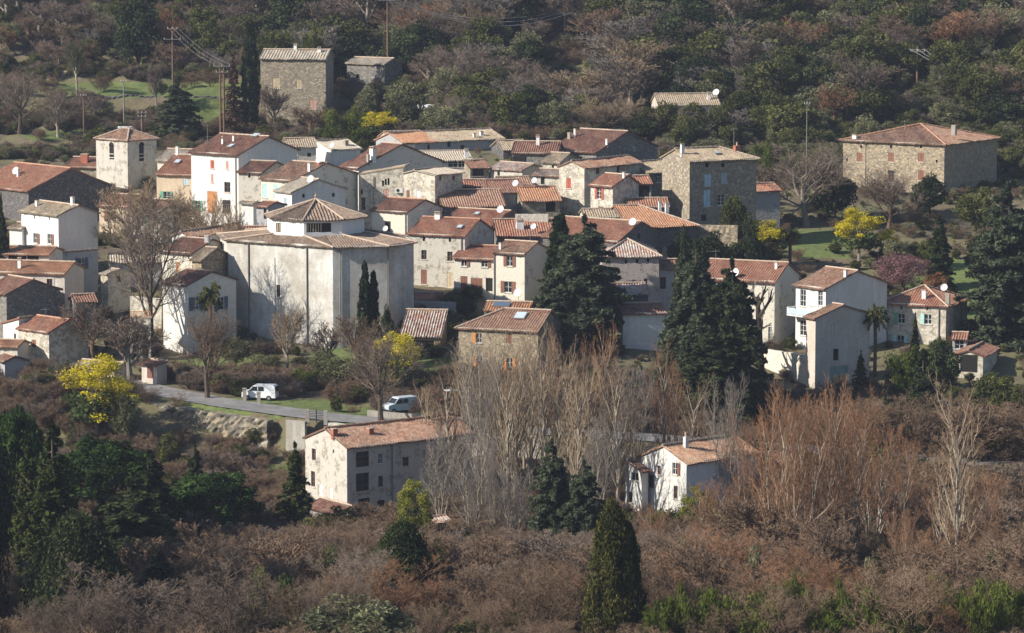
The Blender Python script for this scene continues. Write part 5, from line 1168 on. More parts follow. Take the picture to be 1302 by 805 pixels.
t_('fir_dark', 1172, 412, 446, 92, 'large dark fir below the turquoise shuttered house', 'conifer', mats={'crown': 'leaf_dark'})
t_('fir_dark', 1128, 415, 492, 50, 'smaller dark fir left of the large dark fir', 'conifer', mats={'crown': 'leaf_dark'})
t_('oak', 1262, 430, 468, 70, 'broad evergreen below the huge cedar on the right', 'evergreen_tree')
t_('rust', 1288, 428, 485, 60, 'brownish green oak at the right edge above the wall', 'rusty_tree', mats={'crown': 'leaf_oak'})
# lower left evergreens
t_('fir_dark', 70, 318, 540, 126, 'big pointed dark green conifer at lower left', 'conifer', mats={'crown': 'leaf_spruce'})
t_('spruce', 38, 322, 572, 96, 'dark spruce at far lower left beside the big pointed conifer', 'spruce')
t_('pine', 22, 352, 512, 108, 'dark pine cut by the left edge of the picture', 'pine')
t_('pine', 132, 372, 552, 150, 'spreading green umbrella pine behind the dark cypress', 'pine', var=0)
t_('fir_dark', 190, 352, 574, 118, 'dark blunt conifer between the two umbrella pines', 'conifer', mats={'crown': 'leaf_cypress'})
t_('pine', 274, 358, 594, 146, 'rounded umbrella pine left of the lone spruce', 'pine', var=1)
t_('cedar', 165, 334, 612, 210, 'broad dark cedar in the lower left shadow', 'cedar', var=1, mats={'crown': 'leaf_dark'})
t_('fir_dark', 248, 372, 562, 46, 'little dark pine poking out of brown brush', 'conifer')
t_('spruce', 376, 362, 564, 78, 'lone spruce left of the old valley farmhouse', 'spruce')
t_('broad_cypress', 512, 318, 668, 80, 'dense bushy conifer below the valley farmhouse', 'conifer', mats={'crown': 'leaf_spruce'})
t_('cypress_gold', 778, 292, 640, 62, 'tall golden green cypress at the bottom centre', 'cypress')
t_('cypress_gold', 796, 293, 668, 46, 'second shorter stem cypress fused to the golden one', 'cypress', mats={'crown': 'leaf_cypress'})
t_('cedar', 702, 356, 560, 84, 'grey green cedar among the poplars, left of the pair', 'cedar', var=0)
t_('cedar', 742, 354, 588, 92, 'bushy blue green cedar right next to the poplars', 'cedar', var=1)
t_('pale_bush', 458, 291, 752, 170, 'pale greyish willow like shrub at bottom edge', 'shrub', 'shrub')
t_('bush', 368, 306, 724, 54, 'small olive green bush in the brown thicket', 'bush', 'bush', mats={'crown': 'leaf_spruce'})
t_('bush', 12, 380, 520, 60, 'dark evergreen bush behind the left edge pine', 'bush', 'bush', mats={'crown': 'leaf_dark'})
# poplars: bare, upright, pale
POP = [(548, 388, 478, 40), (572, 384, 452, 44), (596, 390, 424, 42), (614, 380, 416, 50), (636, 392, 408, 48), (655, 383, 422, 44), (676, 388, 402, 46), (694, 380, 412, 40), (722, 388, 414, 40), (748, 384, 452, 44), (800, 388, 452, 50), (560, 372, 540, 60), (925, 380, 468, 50), (586, 396, 440, 40), (626, 398, 430, 38), (646, 376, 440, 46), (666, 396, 408, 40), (710, 380, 440, 44), (733, 376, 460, 46), (785, 380, 446, 46), (880, 388, 470, 44), (760, 372, 520, 50)]
POPL = ['leftmost bare poplar beside the farmhouse roof', 'leaning pale bare poplar second from the left', 'tall bare poplar crossing the left orange shutters', 'tall forked bare poplar before the stone house', 'pale bare poplar reaching the stone house roof', 'bare poplar by the right orange shutters',
        'tallest pale bare poplar in front of the great cedar', 'thin bare poplar under the great cedar', 'bare poplar right under the cedar trunk', 'short bare poplar before the dark cedar gap', 'pale many branched bare poplar right of the reddish one', 'low leaning bare tree over the farmhouse roof', 'pale bare poplar below the dark cedar group', 'thin bare poplar crossing the stone house wall', 'thin bare poplar between the orange shuttered windows', 'pale bare poplar forking low, right of the orange shutters', 'very tall bare poplar at the right end of stone house roof', 'bare poplar with pale trunk under the great cedar', 'stout bare poplar left of the big reddish poplar', 'bare poplar right beside the big reddish poplar', 'bare poplar right in front of the weeping cedars', 'low bare poplar above the valley cedars']
for (u, Y, vt, wd_), l in zip(POP, POPL): t_('poplar' if wd_ < 50 else 'stool', u, Y, vt, wd_ * 1.15, l, 'poplar', 'tree', group='bare poplars in the valley', mats={'crown': 'twig_tan'} if wd_ < 50 else {'crown': 'twig_grey'})
for (u, Y, vt, wd_, l) in [(706, 392, 402, 30, 'slim reddish poplar under the great cedar'), (738, 393, 418, 36, 'reddish brown poplar left of the big red one'), (770, 391, 398, 44, 'big reddish brown poplar in front of the great cedar'), (845, 392, 420, 46, 'reddish poplar left of the weeping cedars'), (862, 390, 448, 34, 'short reddish poplar against the weeping cedars')]:
    t_('poplar', u, Y, vt, wd_, l, 'poplar', 'tree', group='reddish poplars in the valley', mats={'crown': 'twig_orange', 'trunk': 'bark_grey'})
RED = [(985, 350, 480, 92), (1012, 344, 500, 80), (1040, 352, 470, 84), (1078, 346, 486, 96), (950, 362, 520, 70), (905, 352, 600, 70), (1110, 360, 510, 70), (832, 352, 640, 40), (1140, 372, 545, 60), (655, 358, 590, 60), (600, 358, 560, 60), (628, 362, 545, 44)]
REDL = ['tall pale stemmed bare tree right of the white gabled house', 'bare tree with forked trunk in the reddish stand', 'tallest many stemmed bare tree in the reddish stand', 'wide leaning bare tree below the green garage door', 'slim bare tree behind the white gabled house roof', 'bare tree with leaning limbs in front of the mimosa', 'rusty bare tree left of the large dark fir',
        'thin bare tree crossing the white annex', 'rusty bare tree under the large dark fir', 'bare tree left of the valley cedars', 'wide bare tree right of the yellow green mimosa', 'thin bare tree between poplars in the valley']
for (u, Y, vt, wd_), l in zip(RED, REDL): t_('stool', u, Y, vt, wd_, l, 'bare_tree', 'tree', group='many stemmed bare trees in the valley', mats={'crown': 'twig_orange' if u > 830 else 'twig_grey'})
t_('poplar', 1216, 330, 470, 76, 'tall upright bare poplar in the lower right', 'poplar')
t_('poplar', 1196, 334, 560, 50, 'shorter bare poplar beside the tall lower right one', 'poplar', mats={'crown': 'twig_orange'})
t_('stool', 1240, 336, 590, 70, 'many stemmed bare tree right of the tall poplar', 'bare_tree')
t_('stool', 1150, 338, 640, 44, 'thin leaning bare trees in the green clearing', 'bare_tree')

# ---------------------------------------------------------------- woods: many trees of a kind
ZB = [(322, 20, 428, 150, 603), (436, 68, 516, 104, 617), (836, 118, 934, 128, 600), (1060, 155, 1274, 235, 548), (1156, 58, 1176, 135, 622), (488, 20, 498, 62, 622), (712, 20, 724, 74, 640), (214, 36, 226, 100, 616)]
def blocked(u0, u1, v0, v1, Y):
    return any(u1 > a and u0 < c and v1 > b_ and v0 < d_ and Y < YY for a, b_, c, d_, YY in ZB)
def gval(u, v): return any(a < u < b_ and c < v < d_ for a, b_, c, d_ in GRASS)
def near_house(x, y, m=1.0):
    for i in HOUSES.values():
        q = i['MI'] @ Vector((x - i['base'].x, y - i['base'].y, 0))
        if -m < q.x < i['W'] + m and -m < q.y < i['D'] + m: return True
    return False
wr = random.Random(5)
cnt = {}
LB = {'bare': ('bare_tree', 'bare purplish brown tree in the wood on the hillside', 'bare trees of the hillside wood'), 'bare_red': ('bare_tree', 'bare russet tree in the wood on the hillside', 'russet bare trees of the hillside wood'),
      'oak': ('evergreen_oak', 'dark green evergreen oak in the wood on the hillside', 'evergreen oaks of the hillside wood'), 'olive': ('olive_tree', 'grey green olive like tree on the hillside', 'olive trees of the hillside wood'), 'dark_oak': ('evergreen_oak', 'very dark evergreen tree in the wood on the hillside', 'dark evergreens of the hillside wood')}
REST = {}
CAP = {'bare_tree': 118, 'evergreen_oak': 215, 'olive_tree': 125}
y = 584
while y < 704:
    x = -100 + wr.uniform(0, 5)
    while x < 106:
        px, py = x + wr.uniform(-2, 2), y + wr.uniform(-2, 2); x += 5.0 if px < 10 else 4.5
        z = Tz(px, py); u, v = proj(px, py, z)
        if not (-20 < u < 1330) or gval(u, v) or near_house(px, py, 2.5): continue
        if py < 600 and (u < 560 or u > 1040): continue
        if u < 345 and v > 100: continue
        if u < 345 and wr.random() < .25: continue
        nz = math.sin(px * .07 + 1) + math.sin(py * .11 + px * .05); r = wr.random()
        if u < 345: k = 'bare' if r < .35 else 'bare_red' if r < .55 else 'oak' if r < .8 else 'olive'
        elif u < 800: k = 'bare' if r < .50 else 'bare_red' if r < .53 else 'oak' if r < .68 else 'dark_oak' if r < .78 else 'olive'
        elif u < 1000: k = 'bare' if r < .3 + .15 * nz else 'oak' if r < .62 else 'dark_oak' if r < .8 else 'olive'
        else: k = 'bare' if r < .16 else 'bare_red' if r < .24 else 'oak' if r < .58 else 'dark_oak' if r < .68 else 'olive'
        hgt = wr.uniform(5.5, 11.5) * (.8 if k == 'olive' else 1) * (.7 if u < 345 else 1); wd_ = hgt * wr.uniform(.85, 1.2)
        if py < 604: hgt *= .75; wd_ *= .85
        f = F / (py * CP - z * SP)
        if blocked(u - wd_ * f / 2, u + wd_ * f / 2, v - hgt * f, v, py): continue
        if v - hgt * f > 190: continue
        nm, lb, gr = LB[k]
        if cnt.get(nm, 0) >= CAP[nm] or py > 690: REST.setdefault(k, []).append((px, py, z - .1, hgt, wd_)); continue
        zone = ' above the left terraces' if u < 345 else ' behind the village centre' if u < 830 else ' right of the village'
        lb = lb.replace(' on the hillside', zone); gr = gr + zone
        mt = None
        if k in ('bare', 'bare_red') : mt = {'crown': wr.choice(['twig_purple', 'twig_purple', 'twig_grey', 'twig_tan'] if k == 'bare' else ['twig_red', 'twig_orange'])}
        put('sapling' if k == 'bare' and wr.random() < .5 else k, px, py, hgt, wd_, lb, nm, 'tree', gr, mats=mt); cnt[nm] = cnt.get(nm, 0) + 1
    y += 4.4
print('WOOD', cnt, {k: len(v) for k, v in REST.items()})
# thicket of bare trees in the valley
def vlim(u):
    if u < 120: return 700
    if u < 340: return 640
    if u < 560: return 664
    if u < 780: return 670
    if u < 960: return 668
    if u < 1180: return 600
    return 560
nv = 0; VREST = []
y = 291
while y < 400:
    x = -60 + wr.uniform(0, 5)
    while x < 62:
        px, py = x + wr.uniform(-2.4, 2.4), y + wr.uniform(-2.2, 2.2); x += 5.6
        z = Tz(px, py); u, v = proj(px, py, z)
        if not (-30 < u < 1335) or near_house(px, py, 2) or (1050 < u < 1165 and 715 < v < 790) or (700 < u < 860 and py < 300): continue
        f = F / (py * CP - z * SP); hgt = wr.uniform(4.5, 9.5)
        hmax = (v - vlim(u)) / f
        if hmax < 2.6: continue
        hgt = min(hgt, hmax)
        if u < 330 and wr.random() < .4: continue
        wd_ = hgt * wr.uniform(.8, 1.15)
        red = (u > 820 and wr.random() < .8) or wr.random() < .35
        zone = 'bottom left corner' if u < 330 else 'valley bottom centre' if u < 830 else 'valley bottom at the right'
        if nv >= 125: VREST.append((px, py, z - .1, hgt, wd_, red)); continue
        put('sapling' if py < 303 or wr.random() < .55 else 'bare_red' if red else 'bare', px, py, hgt, wd_, ('reddish' if red else 'purplish') + ' bare tree in the thicket of the ' + zone, 'bare_tree', 'tree', ('reddish' if red else 'purplish') + ' thicket trees of the ' + zone,
            mats={'crown': wr.choice(['twig_red', 'twig_red', 'twig_orange'] if red else ['twig_purple', 'twig_red', 'twig_red']), 'trunk': 'bark_brown'}); nv += 1
    y += 5.2
print('VALLEY', nv, len(VREST))
# bamboo along the bottom edge
for i, u in enumerate(range(840, 1310, 22)):
    t_('bamboo', u + wr.uniform(-12, 12), 286 + wr.uniform(0, 12), 728 + wr.uniform(-12, 34), wr.uniform(50, 92), 'bright green bamboo clump along the bottom right edge', 'bamboo', 'bamboo', group='bamboo clumps along the bottom edge')

GB = [(330, 712, 44), (600, 742, 60), (655, 768, 50), (700, 716, 40), (870, 700, 50), (925, 724, 60), (1010, 716, 40), (1110, 706, 46), (1270, 700, 60), (560, 700, 40), (230, 740, 50), (845, 752, 60), (1180, 735, 40), (960, 690, 34), (420, 700, 36)]
for i, (u, vt, wd_) in enumerate(GB):
    t_('bush' if i % 2 else 'olive', u, 300 + (i * 7) % 40, vt - ((i * 7) % 40) * .9, wd_, 'green shrub standing in the brown valley thicket', 'shrub', 'shrub', group='green shrubs in the valley thicket', mats={'crown': ['leaf_oak', 'leaf_olive', 'leaf_spruce'][i % 3]})
# ---------------------------------------------------------------- undergrowth (uncountable): instanced brush
def scatter(name, n, region, kinds, hr, seed, density=None, given=None):
    r = random.Random(seed); pts = []; tries = 0
    if given: pts = [(p[0], p[1], p[2], p[3], p[4], r.uniform(0, 6.28), r.choice(p[5])) for p in given]; n = 0
    while len(pts) < n and tries < n * 12:
        tries += 1
        px, py = r.uniform(region[0], region[1]), r.uniform(region[2], region[3])
        z = Tz(px, py); u, v = proj(px, py, z)
        if not (-40 < u < 1345): continue
        if near_house(px, py, .8): continue
        d_, _, _ = road_dist(np.array(px), np.array(py))
        if d_ < 4.2: continue
        if gval(u, v) and r.random() < .9: continue
        if 165 < u < 420 and 505 < v < 562 and r.random() < .9: continue
        if density and r.random() > density(u, v, px, py): continue
        s = r.uniform(*hr); pts.append((px, py, z - .1, s, s * r.uniform(.9, 1.6), r.uniform(0, 6.28), r.randrange(len(kinds))))
    me = bpy.data.meshes.new(name); me.from_pydata([p[:3] for p in pts], [], [])
    for nm, ix in (('sz', 3), ('sx', 4), ('rz', 5), ('which', 6)):
        me.attributes.new(nm, 'FLOAT', 'POINT').data.foreach_set('value', [float(p[ix]) for p in pts])
    o = bpy.data.objects.new(name, me); COL.objects.link(o); tag(o, kind='stuff')
    g = bpy.data.node_groups.new(name, 'GeometryNodeTree')
    g.interface.new_socket('Geometry', in_out='INPUT', socket_type='NodeSocketGeometry'); g.interface.new_socket('Geometry', in_out='OUTPUT', socket_type='NodeSocketGeometry')
    N = g.nodes.new; L = g.links.new; gi = N('NodeGroupInput'); go = N('NodeGroupOutput'); J = N('GeometryNodeJoinGeometry')
    def attr(nm):
        a = N('GeometryNodeInputNamedAttribute'); a.data_type = 'FLOAT'; a.inputs[0].default_value = nm; return a.outputs[0]
    sz, sx, rz, idd = attr('sz'), attr('sx'), attr('rz'), attr('which')
    for k, (src, W_, H_) in enumerate(kinds):
        SJ = N('GeometryNodeJoinGeometry')
        for s_ob in src:
            oi = N('GeometryNodeObjectInfo'); oi.inputs[0].default_value = s_ob; oi.transform_space = 'ORIGINAL'; oi.inputs[1].default_value = True; L(oi.outputs['Geometry'], SJ.inputs[0])
        g2 = N('GeometryNodeGeometryToInstance'); L(SJ.outputs[0], g2.inputs[0])
        ip = N('GeometryNodeInstanceOnPoints'); L(gi.outputs[0], ip.inputs['Points']); L(g2.outputs[0], ip.inputs['Instance'])
        cmp_ = N('FunctionNodeCompare'); cmp_.data_type = 'FLOAT'; cmp_.operation = 'EQUAL'; L(idd, cmp_.inputs[0]); cmp_.inputs[1].default_value = float(k); cmp_.inputs['Epsilon'].default_value = .1
        L(cmp_.outputs[0], ip.inputs['Selection'])
        cr = N('ShaderNodeCombineXYZ'); L(rz, cr.inputs[2]); L(cr.outputs[0], ip.inputs['Rotation'])
        def mul(a, f_):
            m = N('ShaderNodeMath'); m.operation = 'MULTIPLY'; L(a, m.inputs[0]); m.inputs[1].default_value = f_; return m.outputs[0]
        cs = N('ShaderNodeCombineXYZ'); L(mul(sx, 1 / W_), cs.inputs[0]); L(mul(sx, 1 / W_), cs.inputs[1]); L(mul(sz, 1 / H_), cs.inputs[2]); L(cs.outputs[0], ip.inputs['Scale'])
        L(ip.outputs[0], J.inputs[0])
    L(J.outputs[0], go.inputs[0])
    md = o.modifiers.new('scatter', 'NODES'); md.node_group = g
    return len(pts)
def shrub(kind, u, Y, vtop, wpx, label, var, mats=None):
    o = tree(kind, u, Y, vtop, wpx, label, 'shrub', 'shrub', var=var, mats=mats); c = list(o.children)
    return (c, PROTO[kind][var][1], PROTO[kind][var][2])
S1 = shrub('brush', 300, 402, 570, 40, 'leafless shrub below the road wall, left of the concrete wall', 0)
S2 = shrub('brush', 262, 398, 560, 40, 'brown leafless shrub on the slope under the roadside tree', 1)
S3 = shrub('brush_red', 330, 392, 600, 40, 'reddish leafless shrub on the slope left of the lone spruce', 0)
S4 = shrub('brush_red', 240, 392, 592, 36, 'reddish leafless shrub behind the little dark pine', 1)
S5 = shrub('bush', 215, 405, 545, 36, 'green shrub on the slope under the rocky bank', 0)
S6 = shrub('bush', 1235, 425, 540, 30, 'green shrub on the bank at the right, above the road', 1, )
S7 = shrub('pale_bush', 340, 428, 490, 16, 'grassy pale shrub at the field edge beside the van', 0)
S8 = shrub('olive', 1010, 515, 290, 20, 'dull green shrub on the lawn behind the palm', 0)
S9 = shrub('sapling', 372, 396, 592, 30, 'upright bundle of bare saplings below the concrete wall', 0)
SA = shrub('sapling', 640, 372, 610, 30, 'upright bare saplings between the poplars', 1)
n1 = scatter('undergrowth_hillside', 1900, (-108, 22, 575, 705), [S1, S9, S5, S8, SA], (1.5, 3.4), 1, lambda u, v, x, y: .3 if u < 345 and v > 60 else 1)
n0 = scatter('undergrowth_slope_east', 1700, (22, 112, 565, 705), [S5, S8, S5, S8, S1], (1.5, 3.8), 7)
n2 = scatter('undergrowth_slope', 2900, (-70, 75, 355, 440), [S1, S9, S3, SA, S5, S9, S4, S2], (1.0, 3.0), 2)
n3 = scatter('undergrowth_village', 1000, (-80, 90, 440, 575), [S1, S9, S8, S5, S6, SA], (.7, 2.2), 3, lambda u, v, x, y: .9 if (u < 200 or u > 850 or v > 420) else .25)
n4 = scatter('undergrowth_valley', 1500, (-60, 62, 282, 365), [S9, S3, SA, S4, S9, SA, S5], (1.2, 4.4), 4)
n6 = scatter('undergrowth_gardens', 90, (-15, -5, 452, 473), [S8, S5, S9, S8], (.8, 2.2), 31)
n5 = scatter('tall_grass', 1500, (-75, 95, 372, 560), [S7], (.25, .6), 6)
print('SCATTER', n1, n2, n3, n4, n5)

def proto_things(kind, pick, lab):
    out_ = []
    for v_, (u, Y, vt, wd_) in enumerate(pick):
        o = tree(kind, u, Y, vt, wd_, lab[v_], 'bare_tree' if 'bare' in kind else 'evergreen_oak', 'tree', var=v_); out_.append((list(o.children), PROTO[kind][v_][1], PROTO[kind][v_][2]))
    return out_
KB = proto_things('bare', [(562, 606, 118, 44), (640, 600, 122, 52)], ['broad bare tree at the wood edge beside the plastic tunnel', 'spreading bare tree right above the long back house'])
KR = proto_things('bare_red', [(742, 604, 112, 46)], ['russet bare tree at the wood edge above the dark red roof'])
KO = proto_things('oak', [(820, 590, 132, 44), (986, 598, 112, 44)], ['evergreen oak beside the low cottage in the scrub', 'evergreen oak at the wood edge right of the cottage'])
KD = proto_things('dark_oak', [(690, 606, 110, 40)], ['dark evergreen oak at the wood edge behind the white chimney'])
KV = proto_things('olive', [(1100, 575, 140, 40)], ['grey green tree just left behind the hip roofed farmhouse'])
KK = KB + KR + KO + KD + KV; idx = {'bare': [0, 1], 'bare_red': [2], 'oak': [3, 4], 'dark_oak': [5], 'olive': [6]}
print('SCATTER rest', scatter('far_woodland', 0, None, KK, None, 9, given=[p + (idx[k],) for k, l in REST.items() for p in l]))
print('SCATTER vrest', scatter('valley_thicket', 0, None, KK, None, 10, given=[p[:5] + ([2] if p[5] else [0, 1],) for p in VREST]))
# tall evergreens at and beyond the left edge that keep the lower left corner in shade
for u, Y, h_, wd_, l in [(100, 300, 660, 120, 'dark cypress at the very bottom left corner'), (205, 306, 704, 130, 'dark conifer among bare twigs near the bottom left'), (-60, 305, 500, 120, 'tall cypress just outside the left edge'), (-50, 335, 470, 120, 'second tall cypress just outside the left edge'), (-120, 300, 440, 140, 'great cypress outside the lower left corner'), (-130, 330, 430, 140, 'great cypress further out on the left')]:
    t_('broad_cypress' if u != 205 else 'fir_dark', u, Y, h_, wd_, l, 'cypress' if u != 205 else 'conifer', mats={'crown': 'leaf_dark'})

for u, Y, vt, wd_, l in [(850, 588, 124, 44, 'evergreen hiding the left end of the low scrub cottage'), (884, 586, 125, 44, 'evergreen in front of the low scrub cottage wall'), (914, 587, 126, 34, 'evergreen hiding the right corner of the low scrub cottage'), (868, 580, 142, 40, 'small evergreen lower down before the scrub cottage')]:
    t_('oak', u, Y, vt, wd_, l, 'evergreen_oak')

hA = scatter('hedge_growth', 420, (-98, -44, 597, 607), [S1, S5, S9, S8, S2], (1.3, 2.5), 21)
hB = scatter('hedge_growth_upper', 300, (-98, -44, 630, 639), [S1, S5, S9, S8, S6], (1.2, 2.4), 22)
hD = scatter('roadside_growth', 650, (23, 62, 382, 403), [S9, SA, S3, SA, S5], (3.5, 7.5), 24)
hC = scatter('hedge_growth_lower', 160, (-98, -62, 572, 584), [S1, S5, S9, S8], (1.0, 2.4), 23)
# ---------------------------------------------------------------- poles and wires
def gx(u, Y):
    x = (u - 651) / F * Y
    for _ in range(3): z = Tz(x, Y); x = (u - 651) / F * (Y * CP - z * SP)
    return x
def pole(u, vtop, Y, label, arms=((.15, 1.6),), r=.16, mat='pole_wood', twin=False):
    x = gx(u, Y); z0 = Tz(x, Y) - .3; D_ = Y * CP - z0 * SP; z1 = P(u, vtop, Y).z; h = z1 - z0
    root = empty('utility_pole', (x, Y, z0), 0, label, 'utility pole')
    for dx in ((-.3, .3) if twin else (0,)):
        m = MB(); m.tube([(dx, 0, 0), (dx, 0, h * .5), (dx, 0, h)], [r * 1.15, r, r * .75], 8); m.build('pole_shaft', mat, root)
    tips = []
    for dz, wd_ in arms:
        m = MB(); m.box(-wd_, wd_, -.26, -.16, h - dz - .05, h - dz + .05); m.build('crossarm', 'pole_grey', root)
        for q in (-1, 0, 1):
            i_ = MB(); i_.lathe([(.03, 0), (.06, .06), (.03, .1), (.06, .15), (.03, .22)], (q * wd_ * .92, -.23, h - dz + .05), 8); i_.build('insulator', 'dish', root)
            if dz == arms[0][0]: tips.append(Vector((x + q * wd_ * .92, Y - .23, z0 + h - dz + .4)))
    return tips
def wire(a, b, sag, label, r=.045):
    m = MB(); n = 24; m.tube([a.lerp(b, k / n) - Vector((0, 0, sag * 4 * (k / n) * (1 - k / n))) for k in range(n + 1)], r, 4)
    tag(m.build('power_line', 'wire'), label, 'power line', 'wires strung between the hillside poles')
p4 = pole(493, -2, 622, 'tall pole on the hillside above the grey barn', ((.3, 1.5),)); p5 = pole(718, 16, 640, 'pale wooden pole in the middle of hillside', ((.3, 1.5),), mat='wood')
p6 = pole(954, 9, 655, 'pole near the top edge above the evergreen wood', ((.3, 1.7),)); p7 = pole(1166, 59, 622, 'brown pole above the hip roofed farmhouse', ((.9, 1.3),), .2)
names = ['upper', 'middle', 'lower']
far = [P(1340, 104, 616) + Vector((q, 0, q * .3)) for q in (-1.4, 0, 1.4)]; near_ = [P(250, -30, 640) + Vector((q, 0, q * .3)) for q in (-1.4, 0, 1.4)]
for a, b, seg in ((near_, p4, 'leaving the picture above the cypress'), (p4, p5, 'from the barn pole to the pale pole'), (p5, p6, 'from the pale pole to the top edge pole'), (p6, p7, 'from the top edge pole to the farmhouse pole'), (p7, far, 'from the farmhouse pole out of the right edge')):
    for k in range(3): wire(a[k], b[k], (2.2 + .7 * k) * (.3 if a is near_ else 1), 'thin wire %s, %s strand' % (seg, names[k]))
q1 = pole(220, 36, 616, 'double armed pole rising from the green meadow', ((.1, .9), (1.9, 1.5)), .15); q2 = pole(283, 82, 594, 'twin pole between conifer and brown fir', ((.3, 1.4), (1.3, 1.0)), .18, twin=True)
for k in range(3): wire(q1[k], q2[k], .8, 'short wire between meadow pole and twin pole, %s strand' % names[k], .011)
q3 = pole(158, 102, 598, 'pole behind the bell tower with pale struts', ((.2, .5),), .12, 'pole_grey'); pole(181, 142, 590, 'short dark pole just behind the bell tower', ((.2, .7), (.8, .7)), .2)
pole(1025, 128, 552, 'thin grey pole above the big spreading bare tree', ((.5, .45),), .07, 'pole_grey'); pole(107, 120, 588, 'rusty brown pole on the lower meadow', ((.2, .5),), .14)

# ---------------------------------------------------------------- vehicles
def profile_body(root, name, pts, w, mat, inset=.0, y0=None):
    m = MB(); n = len(pts); A = [Vector((p[0], -w / 2, p[1])) for p in pts]; B = [Vector((p[0], w / 2, p[1])) for p in pts]
    zmax = max(p[1] for p in pts)
    for q in A + B:
        if q.z > 1.0: q.y *= 1 - .12 * (q.z - 1.0) / max(zmax - 1.0, .1)
    m.quad(*A[::-1]); m.quad(*B)
    for i in range(n): j = (i + 1) % n; m.quad(A[i], A[j], B[j], B[i])
    o = m.build(name, mat, root); bv = o.modifiers.new('bevel', 'BEVEL'); bv.width = .06; bv.segments = 2; return o
def vehicle(u, Y, rz, label, mat='van_white', van=True, name='van', cat='van', dz=0):
    x = gx(u, Y); root = empty(name, (x, Y, Tz(x, Y) + dz), R(rz), label, cat)
    if van:
        body = [(-2.1, .35), (-2.1, .95), (-1.95, 1.05), (-1.25, 1.2), (-.75, 1.75), (-.55, 1.86), (1.85, 1.88), (2.05, 1.7), (2.12, .9), (2.12, .35)]; L_ = 2.1
        sidew = [[(-1.15, 1.18), (-.72, 1.68), (-.15, 1.7), (-.15, 1.18)], [(-.05, 1.18), (-.05, 1.7), (.65, 1.7), (.65, 1.18)]]
        ws = ((-1.24, 1.22), (-.76, 1.73)); rw = ((2.125, 1.1), (2.06, 1.68))
    else:
        body = [(-2.0, .35), (-2.0, .75), (-1.85, .85), (-1.0, .95), (-.45, 1.4), (-.2, 1.46), (.9, 1.45), (1.65, 1.0), (1.95, .9), (2.0, .35)]
        sidew = [[(-.9, .97), (-.42, 1.34), (.2, 1.38), (.2, .97)], [(.3, .97), (.3, 1.38), (.85, 1.36), (1.4, .98)]]; ws = ((-1.0, .98), (-.47, 1.38)); rw = ((1.62, 1.02), (.95, 1.43))
    bo = profile_body(root, 'body', body, 1.74, mat)
    for sg in (-1, 1):
        for wpts in sidew:
            m = MB(); f = lambda p, o: Vector((p[0], sg * (.872 * (1 - .12 * max(0, p[1] - 1) / .88) + o), p[1]))
            m.quad(*[f(p, .012) for p in wpts]); m.build('side_window', 'glass_dark', root)
        for wx in (-1.35, 1.3):
            m = MB(); m.tube([(wx, sg * .68, .32), (wx, sg * .9, .32)], .32, 16); t_o = m.build('wheel', 'tyre', root)
            m = MB(); m.tube([(wx, sg * .88, .32), (wx, sg * .915, .32)], .18, 12); m.build('rim', 'metal', t_o)
    for (a, b), nm in ((ws, 'windscreen'), (rw, 'rear_window')):
        s_ = -1 if nm == 'windscreen' else 1
        m = MB(); m.quad(Vector((a[0] + .02 * s_, -.76, a[1])), Vector((a[0] + .02 * s_, .76, a[1])), Vector((b[0] + .02 * s_, .7, b[1])), Vector((b[0] + .02 * s_, -.7, b[1]))); m.build(nm, 'glass_dark', root)
    for sg in (-1, 1):
        m = MB(); m.box(-2.14 if van else -2.03, -2.05 if van else -1.97, sg * .6 - .17, sg * .6 + .17, .68, .84); m.build('headlight', 'glass_sky', root)
        m = MB(); m.box(2.08 if van else 1.95, 2.15 if van else 2.02, sg * .72 - .09, sg * .72 + .09, .8, 1.15 if van else .9); m.build('tail_light', 'red_light', root)
    m = MB(); m.box(-2.2 if van else -2.08, -2.08 if van else -1.98, -.84, .84, .32, .55); m.build('bumper', 'black', root)
    return root
vehicle(331, 425, -12, 'white van parked behind pale gate posts beside the road')
vehicle(509, 419, 32, 'bluish white van parked nose forward under the dark roadside tree', 'car_blue')
vehicle(1293, 528, -20, 'white car at the right edge above the huge cedar', van=False, name='car', cat='car')
vehicle(156, 592, 15, 'white van on the lane behind the bell tower', 'van_white')
vehicle(1043, 385, 10, 'pale car half hidden behind the reddish bare trees', 'car_blue', van=False, name='car', cat='car')
# tractor
x = gx(568, 420); tr_ = empty('tractor', (x, 420, Tz(x, 420)), R(20), 'small red tractor with pale canopy right of bluish van', 'tractor')
m = MB(); m.box(-1.3, .1, -.3, .3, .6, 1.1); m.build('bonnet', 'tractor_red', tr_)
m = MB(); m.box(.1, 1.1, -.45, .45, .55, .85); m.build('seat_deck', 'tractor_red', tr_)
m = MB(); m.box(-.1, 1.2, -.6, .6, 2.05, 2.13); m.build('canopy', 'van_white', tr_)
for a_, b_ in ((0, -.5), (0, .5), (1.1, -.5), (1.1, .5)):
    m = MB(); m.tube([(a_, b_, .8), (a_, b_, 2.06)], .03, 5); m.build('canopy_post', 'black', tr_)
for wx, rr in ((-.95, .35), (.75, .62)):
    for sg in (-1, 1):
        m = MB(); m.tube([(wx, sg * .5, rr), (wx, sg * .78, rr)], rr, 16); w_ = m.build('wheel', 'tyre', tr_)
        m = MB(); m.tube([(wx, sg * .76, rr), (wx, sg * .8, rr)], rr * .55, 12); m.build('rim', 'yellow', w_)

